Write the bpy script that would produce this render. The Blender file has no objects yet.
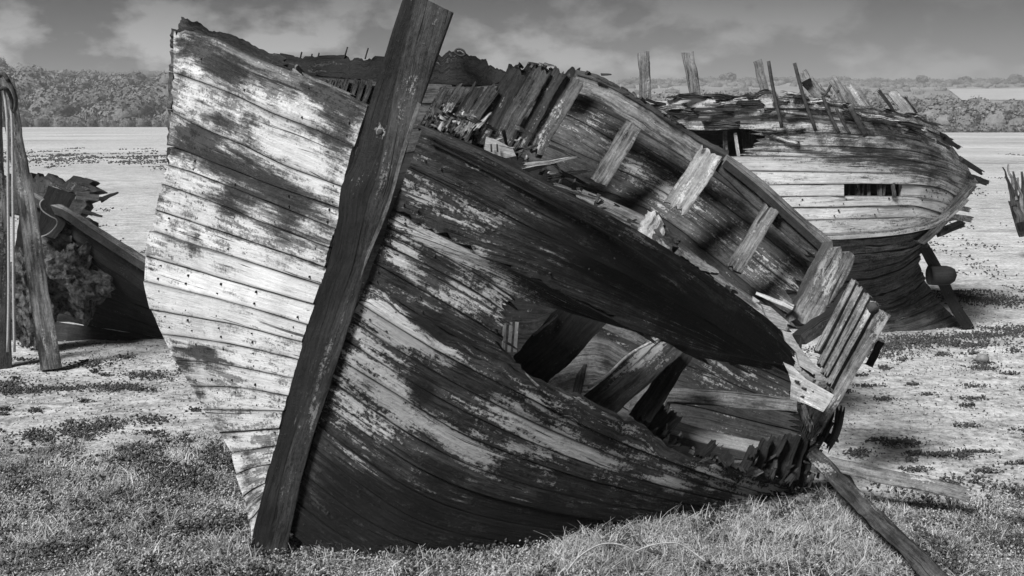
import bpy, math, random
import numpy as np
from mathutils import Vector, noise as mn, Matrix

sc = bpy.context.scene
COL = sc.collection
rnd = random.Random(7)

# ------------------------------------------------------------------ camera
F_PX, EYE, PITCH = 1100.0, 2.2, math.radians(8.785)
cam_d = bpy.data.cameras.new("camera")
cam_d.sensor_width = 36.0
cam_d.lens = 36.0 * F_PX / 1024.0
cam_d.clip_start, cam_d.clip_end = 0.1, 9000.0
cam = bpy.data.objects.new("camera", cam_d)
cam.location = (0, 0, EYE)
cam.rotation_euler = (math.pi / 2 - PITCH, 0, 0)
COL.objects.link(cam)
sc.camera = cam

# ------------------------------------------------------------------ light
SUN_EL = math.radians(48)
SUN_DIR = Vector((-0.69 * math.cos(SUN_EL), -0.72 * math.cos(SUN_EL), math.sin(SUN_EL))).normalized()
sun_d = bpy.data.lights.new("sun", 'SUN')
sun_d.energy = 4.7
sun_d.angle = math.radians(18)
sun_d.color = (1.0, 1.0, 1.0)
sun = bpy.data.objects.new("sun", sun_d)
sun.rotation_euler = SUN_DIR.to_track_quat('Z', 'Y').to_euler()
sun.location = (-30, -15, 40)
COL.objects.link(sun)

world = bpy.data.worlds.new("World")
sc.world = world
world.use_nodes = True
wn, wl = world.node_tree.nodes, world.node_tree.links
wn.clear()


def N(nodes, t, **kw):
    n = nodes.new(t)
    for k, v in kw.items():
        setattr(n, k, v)
    return n


sky = N(wn, 'ShaderNodeTexSky', sky_type='NISHITA')
sky.sun_disc = False
sky.sun_elevation = SUN_EL
sky.sun_rotation = math.atan2(SUN_DIR.x, SUN_DIR.y)
bw = N(wn, 'ShaderNodeRGBToBW')
wl.new(sky.outputs[0], bw.inputs[0])
tc = N(wn, 'ShaderNodeTexCoord')
mp = N(wn, 'ShaderNodeMapping')
mp.inputs['Scale'].default_value = (11.0, 11.0, 20.0)
mp.inputs['Location'].default_value = (1.3, 0.0, 0.35)
wl.new(tc.outputs['Generated'], mp.inputs[0])
cn = N(wn, 'ShaderNodeTexNoise')
cn.inputs['Scale'].default_value = 1.0
cn.inputs['Detail'].default_value = 7.0
cn.inputs['Roughness'].default_value = 0.58
cn.inputs['Distortion'].default_value = 0.08
wl.new(mp.outputs[0], cn.inputs[0])
cr = N(wn, 'ShaderNodeValToRGB')
cr.color_ramp.elements[0].position = 0.455
cr.color_ramp.elements[0].color = (0.17, 0.17, 0.17, 1)
cr.color_ramp.elements[1].position = 0.575
cr.color_ramp.elements[1].color = (1.15, 1.15, 1.15, 1)
wl.new(cn.outputs[0], cr.inputs[0])
# brighter band of sky low over the horizon, darker cloud base above, and brighter towards the sun's side
sx = N(wn, 'ShaderNodeSeparateXYZ')
wl.new(tc.outputs['Generated'], sx.inputs[0])
hz = N(wn, 'ShaderNodeMapRange')
hz.inputs['From Min'].default_value = 0.03
hz.inputs['From Max'].default_value = 0.11
hz.inputs['To Min'].default_value = 1.55
hz.inputs['To Max'].default_value = 0.34
wl.new(sx.outputs['Z'], hz.inputs['Value'])
lf = N(wn, 'ShaderNodeMapRange')
lf.inputs['From Min'].default_value = -0.40
lf.inputs['From Max'].default_value = 0.60
lf.inputs['To Min'].default_value = 1.1
lf.inputs['To Max'].default_value = 0.0
wl.new(sx.outputs['X'], lf.inputs['Value'])
flat = N(wn, 'ShaderNodeMix', data_type='FLOAT')
wl.new(lf.outputs[0], flat.inputs['Factor'])
flat.inputs['A'].default_value = 0.32
wl.new(cr.outputs[0], flat.inputs['B'])
m1 = N(wn, 'ShaderNodeMath', operation='MULTIPLY')
wl.new(flat.outputs[0], m1.inputs[0])
wl.new(hz.outputs[0], m1.inputs[1])
m2 = N(wn, 'ShaderNodeMath', operation='MULTIPLY')
wl.new(m1.outputs[0], m2.inputs[0])
wl.new(bw.outputs[0], m2.inputs[1])
bg = N(wn, 'ShaderNodeBackground')
bg.inputs['Strength'].default_value = 0.058
wl.new(m2.outputs[0], bg.inputs['Color'])
wo = N(wn, 'ShaderNodeOutputWorld')
wl.new(bg.outputs[0], wo.inputs['Surface'])

sc.view_settings.view_transform = 'Standard'
sc.view_settings.look = 'None'
sc.view_settings.exposure = 0.32
sc.view_settings.gamma = 1.0
sc.cycles.use_denoising = True
sc.cycles.max_bounces = 5
sc.cycles.diffuse_bounces = 3

# ------------------------------------------------------------------ helpers
RX = Vector((1, 0, 0))
FW = Vector((0, math.cos(PITCH), -math.sin(PITCH)))
UP = Vector((0, math.sin(PITCH), math.cos(PITCH)))
CAM = Vector((0, 0, EYE))


def P(px, py, Y):
    """the point of the place seen along a sight line, Y metres in front of the standpoint"""
    d = FW + RX * ((px - 512) / F_PX) + UP * ((288 - py) / F_PX)
    return CAM + d * (Y / d.y)


def pix(p):
    v = Vector(p) - CAM
    z = v.dot(FW)
    return 512 + F_PX * v.dot(RX) / z, 288 - F_PX * v.dot(UP) / z


def ground_Y(py):
    return EYE / math.tan(math.atan((py - 288) / F_PX) + PITCH)


def lerp1(x, xs, ys):
    return float(np.interp(x, xs, ys))


def curve(pts, n):
    """smooth resample of a 3D polyline to n points"""
    pts = [Vector(p) for p in pts]
    if len(pts) == 2:
        return [pts[0].lerp(pts[1], i / (n - 1)) for i in range(n)]
    t = [0.0]
    for a, b in zip(pts, pts[1:]):
        t.append(t[-1] + max((b - a).length, 1e-6))
    T = t[-1]
    out = []
    k = 0
    for i in range(n):
        u = T * i / (n - 1)
        while k < len(pts) - 2 and u > t[k + 1]:
            k += 1
        h = t[k + 1] - t[k]
        s = min(max((u - t[k]) / h, 0), 1)
        p0, p1 = pts[k], pts[k + 1]
        m0 = (pts[k + 1] - pts[k - 1]) / (t[k + 1] - t[k - 1]) if k > 0 else (p1 - p0) / h
        m1_ = (pts[k + 2] - pts[k]) / (t[k + 2] - t[k]) if k < len(pts) - 2 else (p1 - p0) / h
        s2, s3 = s * s, s * s * s
        out.append(p0 * (2 * s3 - 3 * s2 + 1) + m0 * h * (s3 - 2 * s2 + s) + p1 * (-2 * s3 + 3 * s2) + m1_ * h * (s3 - s2))
    return out


def mixc(a, b, f):
    n = max(len(a), len(b), 12)
    A, B = curve(a, n), curve(b, n)
    return [p.lerp(q, f) for p, q in zip(A, B)]


def tag(o, label=None, cat=None, group=None, kind=None):
    if label: o['label'] = label
    if cat: o['category'] = cat
    if group: o['group'] = group
    if kind: o['kind'] = kind
    return o


def thing(name, loc, label, cat, group=None):
    o = bpy.data.objects.new(name, None)
    o.location = loc
    o.empty_display_size = 0.2
    COL.objects.link(o)
    return tag(o, label, cat, group)


def world_base(parent):
    b = Vector((0, 0, 0))
    while parent is not None:
        b += parent.location
        parent = parent.parent
    return b


def mesh_obj(name, verts, faces, mat, parent=None, uvs=None, attrs=None, smooth=False):
    """verts in place coordinates; the object keeps its thing's origin"""
    b = world_base(parent)
    if parent is None and len(verts):
        a = np.array([tuple(v) for v in verts])
        b = Vector(((a[:, 0].min() + a[:, 0].max()) / 2, (a[:, 1].min() + a[:, 1].max()) / 2, a[:, 2].min()))
    me = bpy.data.meshes.new(name)
    me.from_pydata([tuple(Vector(v) - b) for v in verts], [], faces)
    if uvs is not None:
        lay = me.uv_layers.new(name="UVMap")
        flat_ = np.empty(len(me.loops) * 2, dtype=np.float32)
        vi = np.empty(len(me.loops), dtype=np.int32)
        me.loops.foreach_get('vertex_index', vi)
        ua = np.array(uvs, dtype=np.float32)
        flat_[0::2] = ua[vi, 0]
        flat_[1::2] = ua[vi, 1]
        lay.data.foreach_set('uv', flat_)
    if attrs:
        for k, vals in attrs.items():
            at = me.attributes.new(k, 'FLOAT', 'POINT')
            at.data.foreach_set('value', np.array(vals, dtype=np.float32))
    if smooth:
        me.polygons.foreach_set('use_smooth', [True] * len(me.polygons))
    me.materials.append(mat)
    me.update()
    o = bpy.data.objects.new(name, me)
    COL.objects.link(o)
    if parent is not None:
        o.parent = parent
    else:
        o.location = b
    return o


def ell(px, py, blobs):
    """strength of a stain or paint patch at a place on the planking"""
    v = 0.0
    for b in blobs:
        cx, cy, rx, ry, a = b[:5]
        ang = math.radians(b[5]) if len(b) > 5 else 0.0
        dx, dy = px - cx, py - cy
        u = (dx * math.cos(ang) + dy * math.sin(ang)) / rx
        w = (-dx * math.sin(ang) + dy * math.cos(ang)) / ry
        r = u * u + w * w
        if r < 4:
            v += a * math.exp(-r)
    return v


def plank(name, A, B, mat, parent, thick=0.03, n=None, m=2, gap=0.004, jag=(0, 0), rag=(0, 0),
          paint=None, stain=None, wob=0.002, proud=0.0, facing=None, taper=0.0, flip=False, label=None):
    """a sawn timber between two edges; its seen face lies on the edges, its thickness goes away from `facing`"""
    A = [Vector(p) for p in A]; B = [Vector(p) for p in B]
    if max(rag) > 0.025 and m > 1: m = max(m, 8)
    L = sum((a - b).length for a, b in zip(A, A[1:]))
    if n is None:
        n = max(4, min(34, int(L / 0.09) + 2))
    nf = n * 3
    fA, fB = curve(A, nf), curve(B, nf)
    sd = rnd.random() * 100
    rows = []
    ext0 = [min(.4, rnd.random() * rag[0] / L) for _ in range(m + 1)]
    ext1 = [min(.4, rnd.random() * rag[1] / L) for _ in range(m + 1)]

    def ev(C_, f):
        t_ = f * (nf - 1)
        k_ = min(nf - 2, int(t_))
        return C_[k_].lerp(C_[k_ + 1], t_ - k_)
    A, B = [ev(fA, i / (n - 1)) for i in range(n)], [ev(fB, i / (n - 1)) for i in range(n)]
    for i in range(n):
        a, b = A[i].copy(), B[i].copy()
        w = (b - a)
        wl_ = w.length or 1e-6
        wd = w / wl_
        g = min(gap, wl_ * 0.2)
        s = L * i / (n - 1)
        a += wd * (g * (0.6 + 0.8 * mn.noise(Vector((s * 3, sd, 0)))))
        b -= wd * (g * (0.6 + 0.8 * mn.noise(Vector((s * 3, sd, 5)))))
        if jag[0]:
            a += wd * jag[0] * max(-0.25, mn.noise(Vector((s * 5, sd, 9))) + 0.7 * mn.noise(Vector((s * 19, sd, 9))) + 0.5 * mn.noise(Vector((s * 47, sd, 9))))
        if jag[1]:
            b -= wd * jag[1] * max(-0.25, mn.noise(Vector((s * 5, sd, 19))) + 0.7 * mn.noise(Vector((s * 19, sd, 19))) + 0.5 * mn.noise(Vector((s * 47, sd, 9))))
        dA, dB = a - A[i], b - B[i]
        rw = []
        for j in range(m + 1):
            f = i / (n - 1)
            f = ext0[j] + f * (1 - ext0[j] - ext1[j])
            rw.append((ev(fA, f) + dA).lerp(ev(fB, f) + dB, j / m))
        rows.append(rw)
    if facing is None:
        facing = CAM
    # normals
    nor = []
    for i in range(n):
        i0, i1 = max(i - 1, 0), min(i + 1, n - 1)
        tv = rows[i1][m // 2] - rows[i0][m // 2]
        wv = rows[i][m] - rows[i][0]
        nn = tv.cross(wv)
        if nn.length < 1e-9:
            nn = Vector((0, -1, 0))
        nn.normalize()
        nor.append(nn)
    mid = n // 2
    f = Vector(facing) - rows[mid][0]
    sgn = 1 if nor[mid].dot(f) > 0 else -1
    if flip: sgn = -sgn
    nor = [x * sgn for x in nor]
    verts, uvs, at_p, at_s, at_e = [], [], [], [], []
    uo, vo = rnd.random() * 20, rnd.random() * 20
    for side in (0, 1):
        for i in range(n):
            s = L * i / (n - 1)
            for j in range(m + 1):
                p = rows[i][j]
                o_ = proud + wob * mn.noise(Vector((s * 4, j * 0.7, sd)))
                if side: o_ = -thick * (1 - taper * i / (n - 1)) + proud
                q = p + nor[i] * o_
                verts.append(q)
                wv = (rows[i][m] - rows[i][0]).length
                uvs.append((s + uo, wv * j / m + vo + side * 0.5))
                if paint is not None or stain is not None:
                    x, y = pix(p)
                at_p.append(ell(x, y, paint) if paint is not None else 0.0)
                at_e.append(abs(2 * j / m - 1) if m > 1 else 0.0)
                at_s.append(ell(x, y, stain) if stain is not None else 0.0)
    faces = []
    M = m + 1
    off = n * M
    for i in range(n - 1):
        for j in range(m):
            a = i * M + j
            faces.append((a, a + 1, a + M + 1, a + M))
            faces.append((off + a, off + a + M, off + a + M + 1, off + a + 1))
    for i in range(n - 1):
        a = i * M
        faces.append((a, a + M, off + a + M, off + a))
        a = i * M + m
        faces.append((a, off + a, off + a + M, a + M))
    for j in range(m):
        faces.append((j, off + j, off + j + 1, j + 1))
        a = (n - 1) * M + j
        faces.append((a, a + 1, off + a + 1, off + a))
    me_o = mesh_obj(name, verts, faces, mat, parent, uvs, {'paint': at_p, 'stain': at_s, 'edge': at_e})
    # consistent normals
    me_o.data.validate()
    import bmesh
    bm = bmesh.new(); bm.from_mesh(me_o.data)
    bmesh.ops.recalc_face_normals(bm, faces=bm.faces)
    bm.to_mesh(me_o.data); bm.free()
    if label: me_o['label'] = label
    me_o['_rows'] = 0
    del me_o['_rows']
    return me_o, rows, nor


def timber(name, a, b, w, t, mat, parent, w2=None, n=6, up=None, rag=(0, 0), jit=0.004, bend=None, label=None, m=2, **kw):
    """a beam or board from a to b, w wide, t thick; its wide face is turned towards `up` (default: the viewer's side)"""
    a, b = Vector(a), Vector(b)
    w2 = w if w2 is None else w2
    d = (b - a).normalized()
    look = (CAM - (a + b) / 2).normalized() if up is None else Vector(up).normalized()
    side = d.cross(look).normalized()
    A, B = [], []
    sd = rnd.random() * 50
    for i in range(n):
        f = i / (n - 1)
        c = a.lerp(b, f)
        if bend is not None:
            c = c + Vector(bend) * (4 * f * (1 - f))
        c = c + side * jit * mn.noise(Vector((f * 3, sd, 0))) * 2
        ww = w + (w2 - w) * f
        A.append(c - side * ww / 2 * (1 + 0.12 * mn.noise(Vector((f * 4, sd, 3)))))
        B.append(c + side * ww / 2 * (1 + 0.12 * mn.noise(Vector((f * 4, sd, 7)))))
    jg = min(.006, w * .05)
    kw.setdefault('jag', (jg, jg))
    return plank(name, A, B, mat, parent, thick=t, n=n * 3, m=m, gap=0, rag=rag,
                 facing=(a + b) / 2 + look * 5, wob=jit, label=label, **kw)[0]


def tube(name, pts, r, mat, parent, seg=6, n=None, taper=1.0):
    n = n or max(3, len(pts) * 3)
    C = curve(pts, n) if len(pts) > 1 else pts
    verts, faces = [], []
    for i, c in enumerate(C):
        d = (C[min(i + 1, n - 1)] - C[max(i - 1, 0)]).normalized()
        u = d.cross(Vector((0.3, 0.9, 0.2))).normalized()
        v = d.cross(u)
        rr = r * (1 + (taper - 1) * i / (n - 1))
        for k in range(seg):
            an = 2 * math.pi * k / seg
            verts.append(c + (u * math.cos(an) + v * math.sin(an)) * rr)
    for i in range(n - 1):
        for k in range(seg):
            a, b = i * seg + k, i * seg + (k + 1) % seg
            faces.append((a, b, b + seg, a + seg))
    faces.append(tuple(reversed(range(seg))))
    faces.append(tuple((n - 1) * seg + k for k in range(seg)))
    return mesh_obj(name, verts, faces, mat, parent, uvs=[(v.z, v.x + v.y) for v in verts], smooth=True)


def prism(name, pts, Y, thick, mat, parent, label=None, Ys=None, **kw):
    """a broken flat piece with an outline of its own and real thickness"""
    front = [P(x, y, Y if Ys is None else Ys[i]) for i, (x, y) in enumerate(pts)]
    c = sum(front, Vector()) / len(front)
    nn = (front[1] - front[0]).cross(front[2] - front[0]).normalized()
    if nn.dot(CAM - c) < 0: nn = -nn
    k = len(front)
    verts = front + [p - nn * thick for p in front]
    faces = [tuple(range(k)), tuple(reversed(range(k, 2 * k)))]
    faces += [(i, k + i, k + (i + 1) % k, (i + 1) % k) for i in range(k)]
    d = (front[1] - front[0]).normalized()
    e = nn.cross(d)
    uvs = [((v - c).dot(d), (v - c).dot(e)) for v in verts]
    o = mesh_obj(name, verts, faces, mat, parent, uvs)
    import bmesh
    bm = bmesh.new(); bm.from_mesh(o.data)
    bmesh.ops.triangulate(bm, faces=[f for f in bm.faces if len(f.verts) > 4])
    bmesh.ops.recalc_face_normals(bm, faces=bm.faces)
    bm.to_mesh(o.data); bm.free()
    if label: o['label'] = label
    return o


# ------------------------------------------------------------------ materials
def g(v, a=1): return (v, v, v, a)


def mat_new(name):
    m = bpy.data.materials.new(name)
    m.use_nodes = True
    nt = m.node_tree
    b = nt.nodes['Principled BSDF']
    b.inputs['Specular IOR Level'].default_value = 0.25
    b.inputs['Roughness'].default_value = 0.85
    return m, nt, nt.nodes, nt.links, b


def math_(ns, ls, op, a, b=None, c=None, clamp=False):
    n = ns.new('ShaderNodeMath'); n.operation = op; n.use_clamp = clamp
    for i, v in enumerate((a, b, c)):
        if v is None: continue
        if isinstance(v, (int, float)): n.inputs[i].default_value = v
        else: ls.new(v, n.inputs[i])
    return n.outputs[0]


def noise_(ns, ls, vec, scale, detail=4, rough=0.55, vscale=(1, 1, 1), dist=0.0):
    mp_ = ns.new('ShaderNodeMapping')
    mp_.inputs['Scale'].default_value = vscale
    ls.new(vec, mp_.inputs[0])
    n = ns.new('ShaderNodeTexNoise')
    n.inputs['Scale'].default_value = scale
    n.inputs['Detail'].default_value = detail
    n.inputs['Roughness'].default_value = rough
    n.inputs['Distortion'].default_value = dist
    ls.new(mp_.outputs[0], n.inputs[0])
    return n.outputs[0]


def mixc_(ns, ls, f, a, b):
    n = ns.new('ShaderNodeMix'); n.data_type = 'RGBA'
    for i, v in (('Factor', f), ('A', a), ('B', b)):
        sk = [s for s in n.inputs if s.name == i and (i == 'Factor' and s.type == 'VALUE' or i != 'Factor' and s.type == 'RGBA')][0]
        if isinstance(v, tuple): sk.default_value = v
        elif isinstance(v, (int, float)): sk.default_value = v
        else: ls.new(v, sk)
    return [s for s in n.outputs if s.type == 'RGBA'][0]


def wood(name, lo, hi, paint, cov, stain=0.02, scov=0.0, bump=0.5, crack=0.5, pscale=1.0, var=0.25, sharp=7.0, pr=0.75, grain=1.0):
    m, nt, ns, ls, b = mat_new(name)
    uv = ns.new('ShaderNodeTexCoord').outputs['UV']
    geo = ns.new('ShaderNodeNewGeometry').outputs['Position']
    info = ns.new('ShaderNodeObjectInfo').outputs['Random']
    add = ns.new('ShaderNodeVectorMath'); add.operation = 'ADD'
    cmb = ns.new('ShaderNodeCombineXYZ')
    ls.new(math_(ns, ls, 'MULTIPLY', info, 31.0), cmb.inputs[2])
    ls.new(uv, add.inputs[0]); ls.new(cmb.outputs[0], add.inputs[1])
    uv3 = add.outputs[0]
    # long fibres
    fib = noise_(ns, ls, uv3, 1.0, 7, 0.72, (4.5, 60.0, 1.0), 0.12)
    fib2 = noise_(ns, ls, uv3, 1.0, 5, 0.7, (22.0, 300.0, 1.0), 0.1)
    grit = noise_(ns, ls, geo, 55.0, 5, 0.75)
    blot = noise_(ns, ls, geo, 3.2, 8, 0.7)
    gr = math_(ns, ls, 'ADD', math_(ns, ls, 'MULTIPLY', fib, 0.5), math_(ns, ls, 'MULTIPLY', fib2, 0.22))
    gr = math_(ns, ls, 'ADD', gr, math_(ns, ls, 'MULTIPLY', grit, 0.28))
    gr = math_(ns, ls, 'MULTIPLY_ADD', math_(ns, ls, 'SUBTRACT', gr, 0.5), 4.2 * grain, 0.45)
    gr = math_(ns, ls, 'ADD', gr, math_(ns, ls, 'MULTIPLY', math_(ns, ls, 'SUBTRACT', blot, 0.5), 2.0), clamp=True)
    base = mixc_(ns, ls, gr, g(lo), g(hi))
    # paint that is left
    ap = ns.new('ShaderNodeAttribute'); ap.attribute_name = 'paint'
    as_ = ns.new('ShaderNodeAttribute'); as_.attribute_name = 'stain'
    p1 = noise_(ns, ls, uv3, 1.0, 10, 0.74, (3.2 * pscale, 20.0 * pscale, 1.0), 0.10)
    p2 = noise_(ns, ls, geo, 3.3 * pscale, 4, 0.6)
    p3 = grit
    pv = math_(ns, ls, 'ADD', math_(ns, ls, 'MULTIPLY', math_(ns, ls, 'SUBTRACT', p1, 0.5), 2.9),
               math_(ns, ls, 'MULTIPLY', math_(ns, ls, 'SUBTRACT', p2, 0.5), 1.0))
    pv = math_(ns, ls, 'ADD', pv, math_(ns, ls, 'MULTIPLY', math_(ns, ls, 'SUBTRACT', p3, 0.5), 1.6))
    pv = math_(ns, ls, 'ADD', pv, math_(ns, ls, 'ADD', ap.outputs['Fac'], cov - 0.5))
    pm = math_(ns, ls, 'MULTIPLY_ADD', pv, sharp, 0.5, clamp=True)
    pcol = mixc_(ns, ls, math_(ns, ls, 'MULTIPLY_ADD', math_(ns, ls, 'SUBTRACT', math_(ns, ls, 'ADD', math_(ns, ls, 'MULTIPLY', fib, .5), math_(ns, ls, 'MULTIPLY', blot, .5)), 0.5), 4.0, 0.6, clamp=True),
                 g(paint * 0.55), g(paint * 1.10))
    col = mixc_(ns, ls, pm, base, pcol)
    # tar, mould and wet staining, plus shade painted in through the attribute
    s1 = noise_(ns, ls, geo, 6.0, 10, 0.75)
    s2 = noise_(ns, ls, uv3, 1.0, 9, 0.72, (2.6, 22.0, 1.0), 0.15)
    sv = math_(ns, ls, 'ADD', math_(ns, ls, 'MULTIPLY', math_(ns, ls, 'SUBTRACT', s1, 0.5), 1.4),
               math_(ns, ls, 'MULTIPLY', math_(ns, ls, 'SUBTRACT', s2, 0.5), 2.6))
    sv = math_(ns, ls, 'ADD', sv, math_(ns, ls, 'ADD', as_.outputs['Fac'], scov - 0.5))
    sv = math_(ns, ls, 'ADD', sv, math_(ns, ls, 'MULTIPLY', math_(ns, ls, 'SUBTRACT', grit, 0.5), 1.2))
    sm = math_(ns, ls, 'MULTIPLY_ADD', sv, 2.1, 0.5, clamp=True)
    sm = math_(ns, ls, 'MULTIPLY', sm, 0.93)
    col = mixc_(ns, ls, sm, col, mixc_(ns, ls, gr, g(stain * .6), g(stain * 2.6)))
    # open cracks along the grain
    ck = noise_(ns, ls, uv3, 1.0, 3, 0.5, (1.6, 46.0, 1.0), 0.6)
    ckm = math_(ns, ls, 'MULTIPLY_ADD', math_(ns, ls, 'SUBTRACT', 0.325 + 0.04 * crack, ck), 30.0, 0.0, clamp=True)
    col = mixc_(ns, ls, math_(ns, ls, 'MULTIPLY', ckm, 0.85), col, g(0.012))
    # dirt lodged along the edges of the timber
    ae = ns.new('ShaderNodeAttribute'); ae.attribute_name = 'edge'
    eg = math_(ns, ls, 'POWER', ae.outputs['Fac'], 9.0)
    eg = math_(ns, ls, 'MULTIPLY', eg, math_(ns, ls, 'MULTIPLY_ADD', fib, 2.2, -0.25, clamp=True))
    col = mixc_(ns, ls, math_(ns, ls, 'MULTIPLY', eg, 0.85), col, g(0.012))
    # each timber its own tone
    hv = ns.new('ShaderNodeHueSaturation')
    ls.new(col, hv.inputs['Color'])
    ls.new(math_(ns, ls, 'MULTIPLY_ADD', info, 2 * var, 1 - var), hv.inputs['Value'])
    ls.new(hv.outputs[0], b.inputs['Base Color'])
    b.inputs['Roughness'].default_value = pr
    # relief
    h = math_(ns, ls, 'ADD', math_(ns, ls, 'MULTIPLY', fib, 0.9), math_(ns, ls, 'MULTIPLY', fib2, 0.4))
    h = math_(ns, ls, 'ADD', h, math_(ns, ls, 'MULTIPLY', pm, 0.22))
    h = math_(ns, ls, 'ADD', h, math_(ns, ls, 'MULTIPLY', grit, 0.7))
    h = math_(ns, ls, 'SUBTRACT', h, math_(ns, ls, 'MULTIPLY', ckm, 0.7))
    bp = ns.new('ShaderNodeBump')
    bp.inputs['Strength'].default_value = bump
    bp.inputs['Distance'].default_value = 0.012
    ls.new(h, bp.inputs['Height'])
    ls.new(bp.outputs[0], b.inputs['Normal'])
    return m


def rough(name, lo, hi, scale, bump=0.6, dist=0.02, r=0.9, attr=None, detail=6, stretch=(1, 1, 1), k=2.2):
    m, nt, ns, ls, b = mat_new(name)
    geo = ns.new('ShaderNodeNewGeometry').outputs['Position']
    n1 = noise_(ns, ls, geo, scale, detail, 0.65, stretch)
    v = math_(ns, ls, 'MULTIPLY_ADD', math_(ns, ls, 'SUBTRACT', n1, 0.5), k, 0.5, clamp=True)
    if attr:
        a = ns.new('ShaderNodeAttribute'); a.attribute_name = attr
        v = math_(ns, ls, 'ADD', math_(ns, ls, 'MULTIPLY', v, 0.35), math_(ns, ls, 'MULTIPLY', a.outputs['Fac'], 0.65))
    ls.new(mixc_(ns, ls, v, g(lo), g(hi)), b.inputs['Base Color'])
    b.inputs['Roughness'].default_value = r
    if bump:
        bp = ns.new('ShaderNodeBump')
        bp.inputs['Strength'].default_value = bump
        bp.inputs['Distance'].default_value = dist
        ls.new(n1, bp.inputs['Height'])
        ls.new(bp.outputs[0], b.inputs['Normal'])
    return m


M_WHITE = wood('bleached_painted_wood', 0.08, 0.34, 0.66, 0.60, stain=0.011, scov=0.10, pscale=1.35, bump=0.55, var=0.10, crack=0.2)
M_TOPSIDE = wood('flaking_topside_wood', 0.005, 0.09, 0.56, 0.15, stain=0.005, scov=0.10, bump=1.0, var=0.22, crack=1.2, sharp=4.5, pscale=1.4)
M_TAR = wood('tarred_wood', 0.010, 0.045, 0.16, 0.0, stain=0.008, scov=0.05, bump=0.7, var=0.2)
M_STEM = wood('weathered_stem_wood', 0.005, 0.034, 0.34, -0.02, stain=0.006, scov=0.12, bump=0.7, var=0.1)
M_CHEEK = wood('weathered_cheek_wood', 0.02, 0.13, 0.40, 0.02, stain=0.010, scov=0.08, bump=0.7, var=0.1)
M_INNER = wood('flecked_inner_wood', 0.01, 0.07, 0.42, 0.02, stain=0.010, scov=0.18, bump=0.6, var=0.3, pscale=1.6)
M_PANEL = wood('faded_panel_wood', 0.02, 0.19, 0.55, 0.06, stain=0.012, scov=0.2, bump=0.5, var=0.25, pscale=1.8)
M_FRAME = wood('bare_grey_wood', 0.04, 0.38, 0.55, 0.10, stain=0.02, scov=0.14, bump=0.8, var=0.15)
M_PALE = wood('pale_wood', 0.20, 0.62, 0.75, 0.25, stain=0.03, scov=0.06, bump=0.6, var=0.1)
M_ROT = wood('rotten_wood', 0.010, 0.12, 0.34, 0.06, stain=0.01, scov=0.1, bump=1.0, var=0.25)
M_FARHULL = wood('bleached_far_hull_wood', 0.07, 0.34, 0.60, 0.46, stain=0.03, scov=0.05, bump=0.6, var=0.12)
M_IRON = rough('rusty_iron', 0.02, 0.09, 30, 0.5, 0.004)
M_NAIL = rough('nail_rust', 0.02, 0.06, 60, 0.0)
M_ROPE = rough('faded_rope', 0.25, 0.5, 80, 0.5, 0.003)
M_WEED = rough('bladder_weed', 0.015, 0.20, 22, 0.9, 0.04)
M_WEEDL = rough('grey_green_weed', 0.008, 0.19, 20, 1.0, 0.05, k=3.6, detail=12)

# ------------------------------------------------------------------ main wreck, a beached hull heeled towards the right
def Ys(py): return 5.2 + 0.15 * py / 555.0


LEFT_ROWS = [
    [(173, 31), (194, 31), (225, 44), (275, 66), (319, 82), (368, 105)],
    [(173, 72), (225, 91), (275, 114), (319, 131), (354, 147)],
    [(171, 111), (203, 128), (241, 144), (287, 166), (344, 187)],
    [(168, 146), (183, 150), (254, 178), (341, 209)],
    [(165, 164), (200, 175), (246, 193), (336, 229)],
    [(160, 183), (222, 205), (257, 220), (330, 248)],
    [(154, 209), (230, 234), (326, 267)],
    [(150, 230), (183, 241), (230, 256), (321, 285)],
    [(145, 255), (251, 286), (315, 304)],
    [(143, 281), (222, 300), (308, 325)],
    [(150, 309), (199, 318), (236, 325), (303, 342)],
    [(161, 334), (206, 340), (254, 349), (299, 360)],
    [(174, 361), (209, 362), (257, 371), (293, 378)],
    [(190, 386), (241, 388), (288, 396)],
    [(204, 409), (240, 410), (284, 411)],
    [(217, 432), (240, 431), (280, 428)],
    [(230, 453), (250, 450), (276, 446)],
    [(236, 474), (252, 468), (271, 464)],
    [(244, 496), (254, 489), (266, 483)],
    [(249, 520), (254, 516), (260, 508)],
    [(252, 560), (256, 556), (260, 550)],
]


def left_depth(x, y, row):
    xl, xs = row[0][0], row[-1][0]
    s = min(max((xs - x) / max(xs - xl, 1), 0), 1)
    D = (xs - xl) / 190.0 * 1.0
    return Ys(y) + 0.02 + D * (0.55 * s + 0.45 * s ** 3.2)


LEFT3 = [[P(x, y, left_depth(x, y, r)) for x, y in r] for r in LEFT_ROWS]

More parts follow.
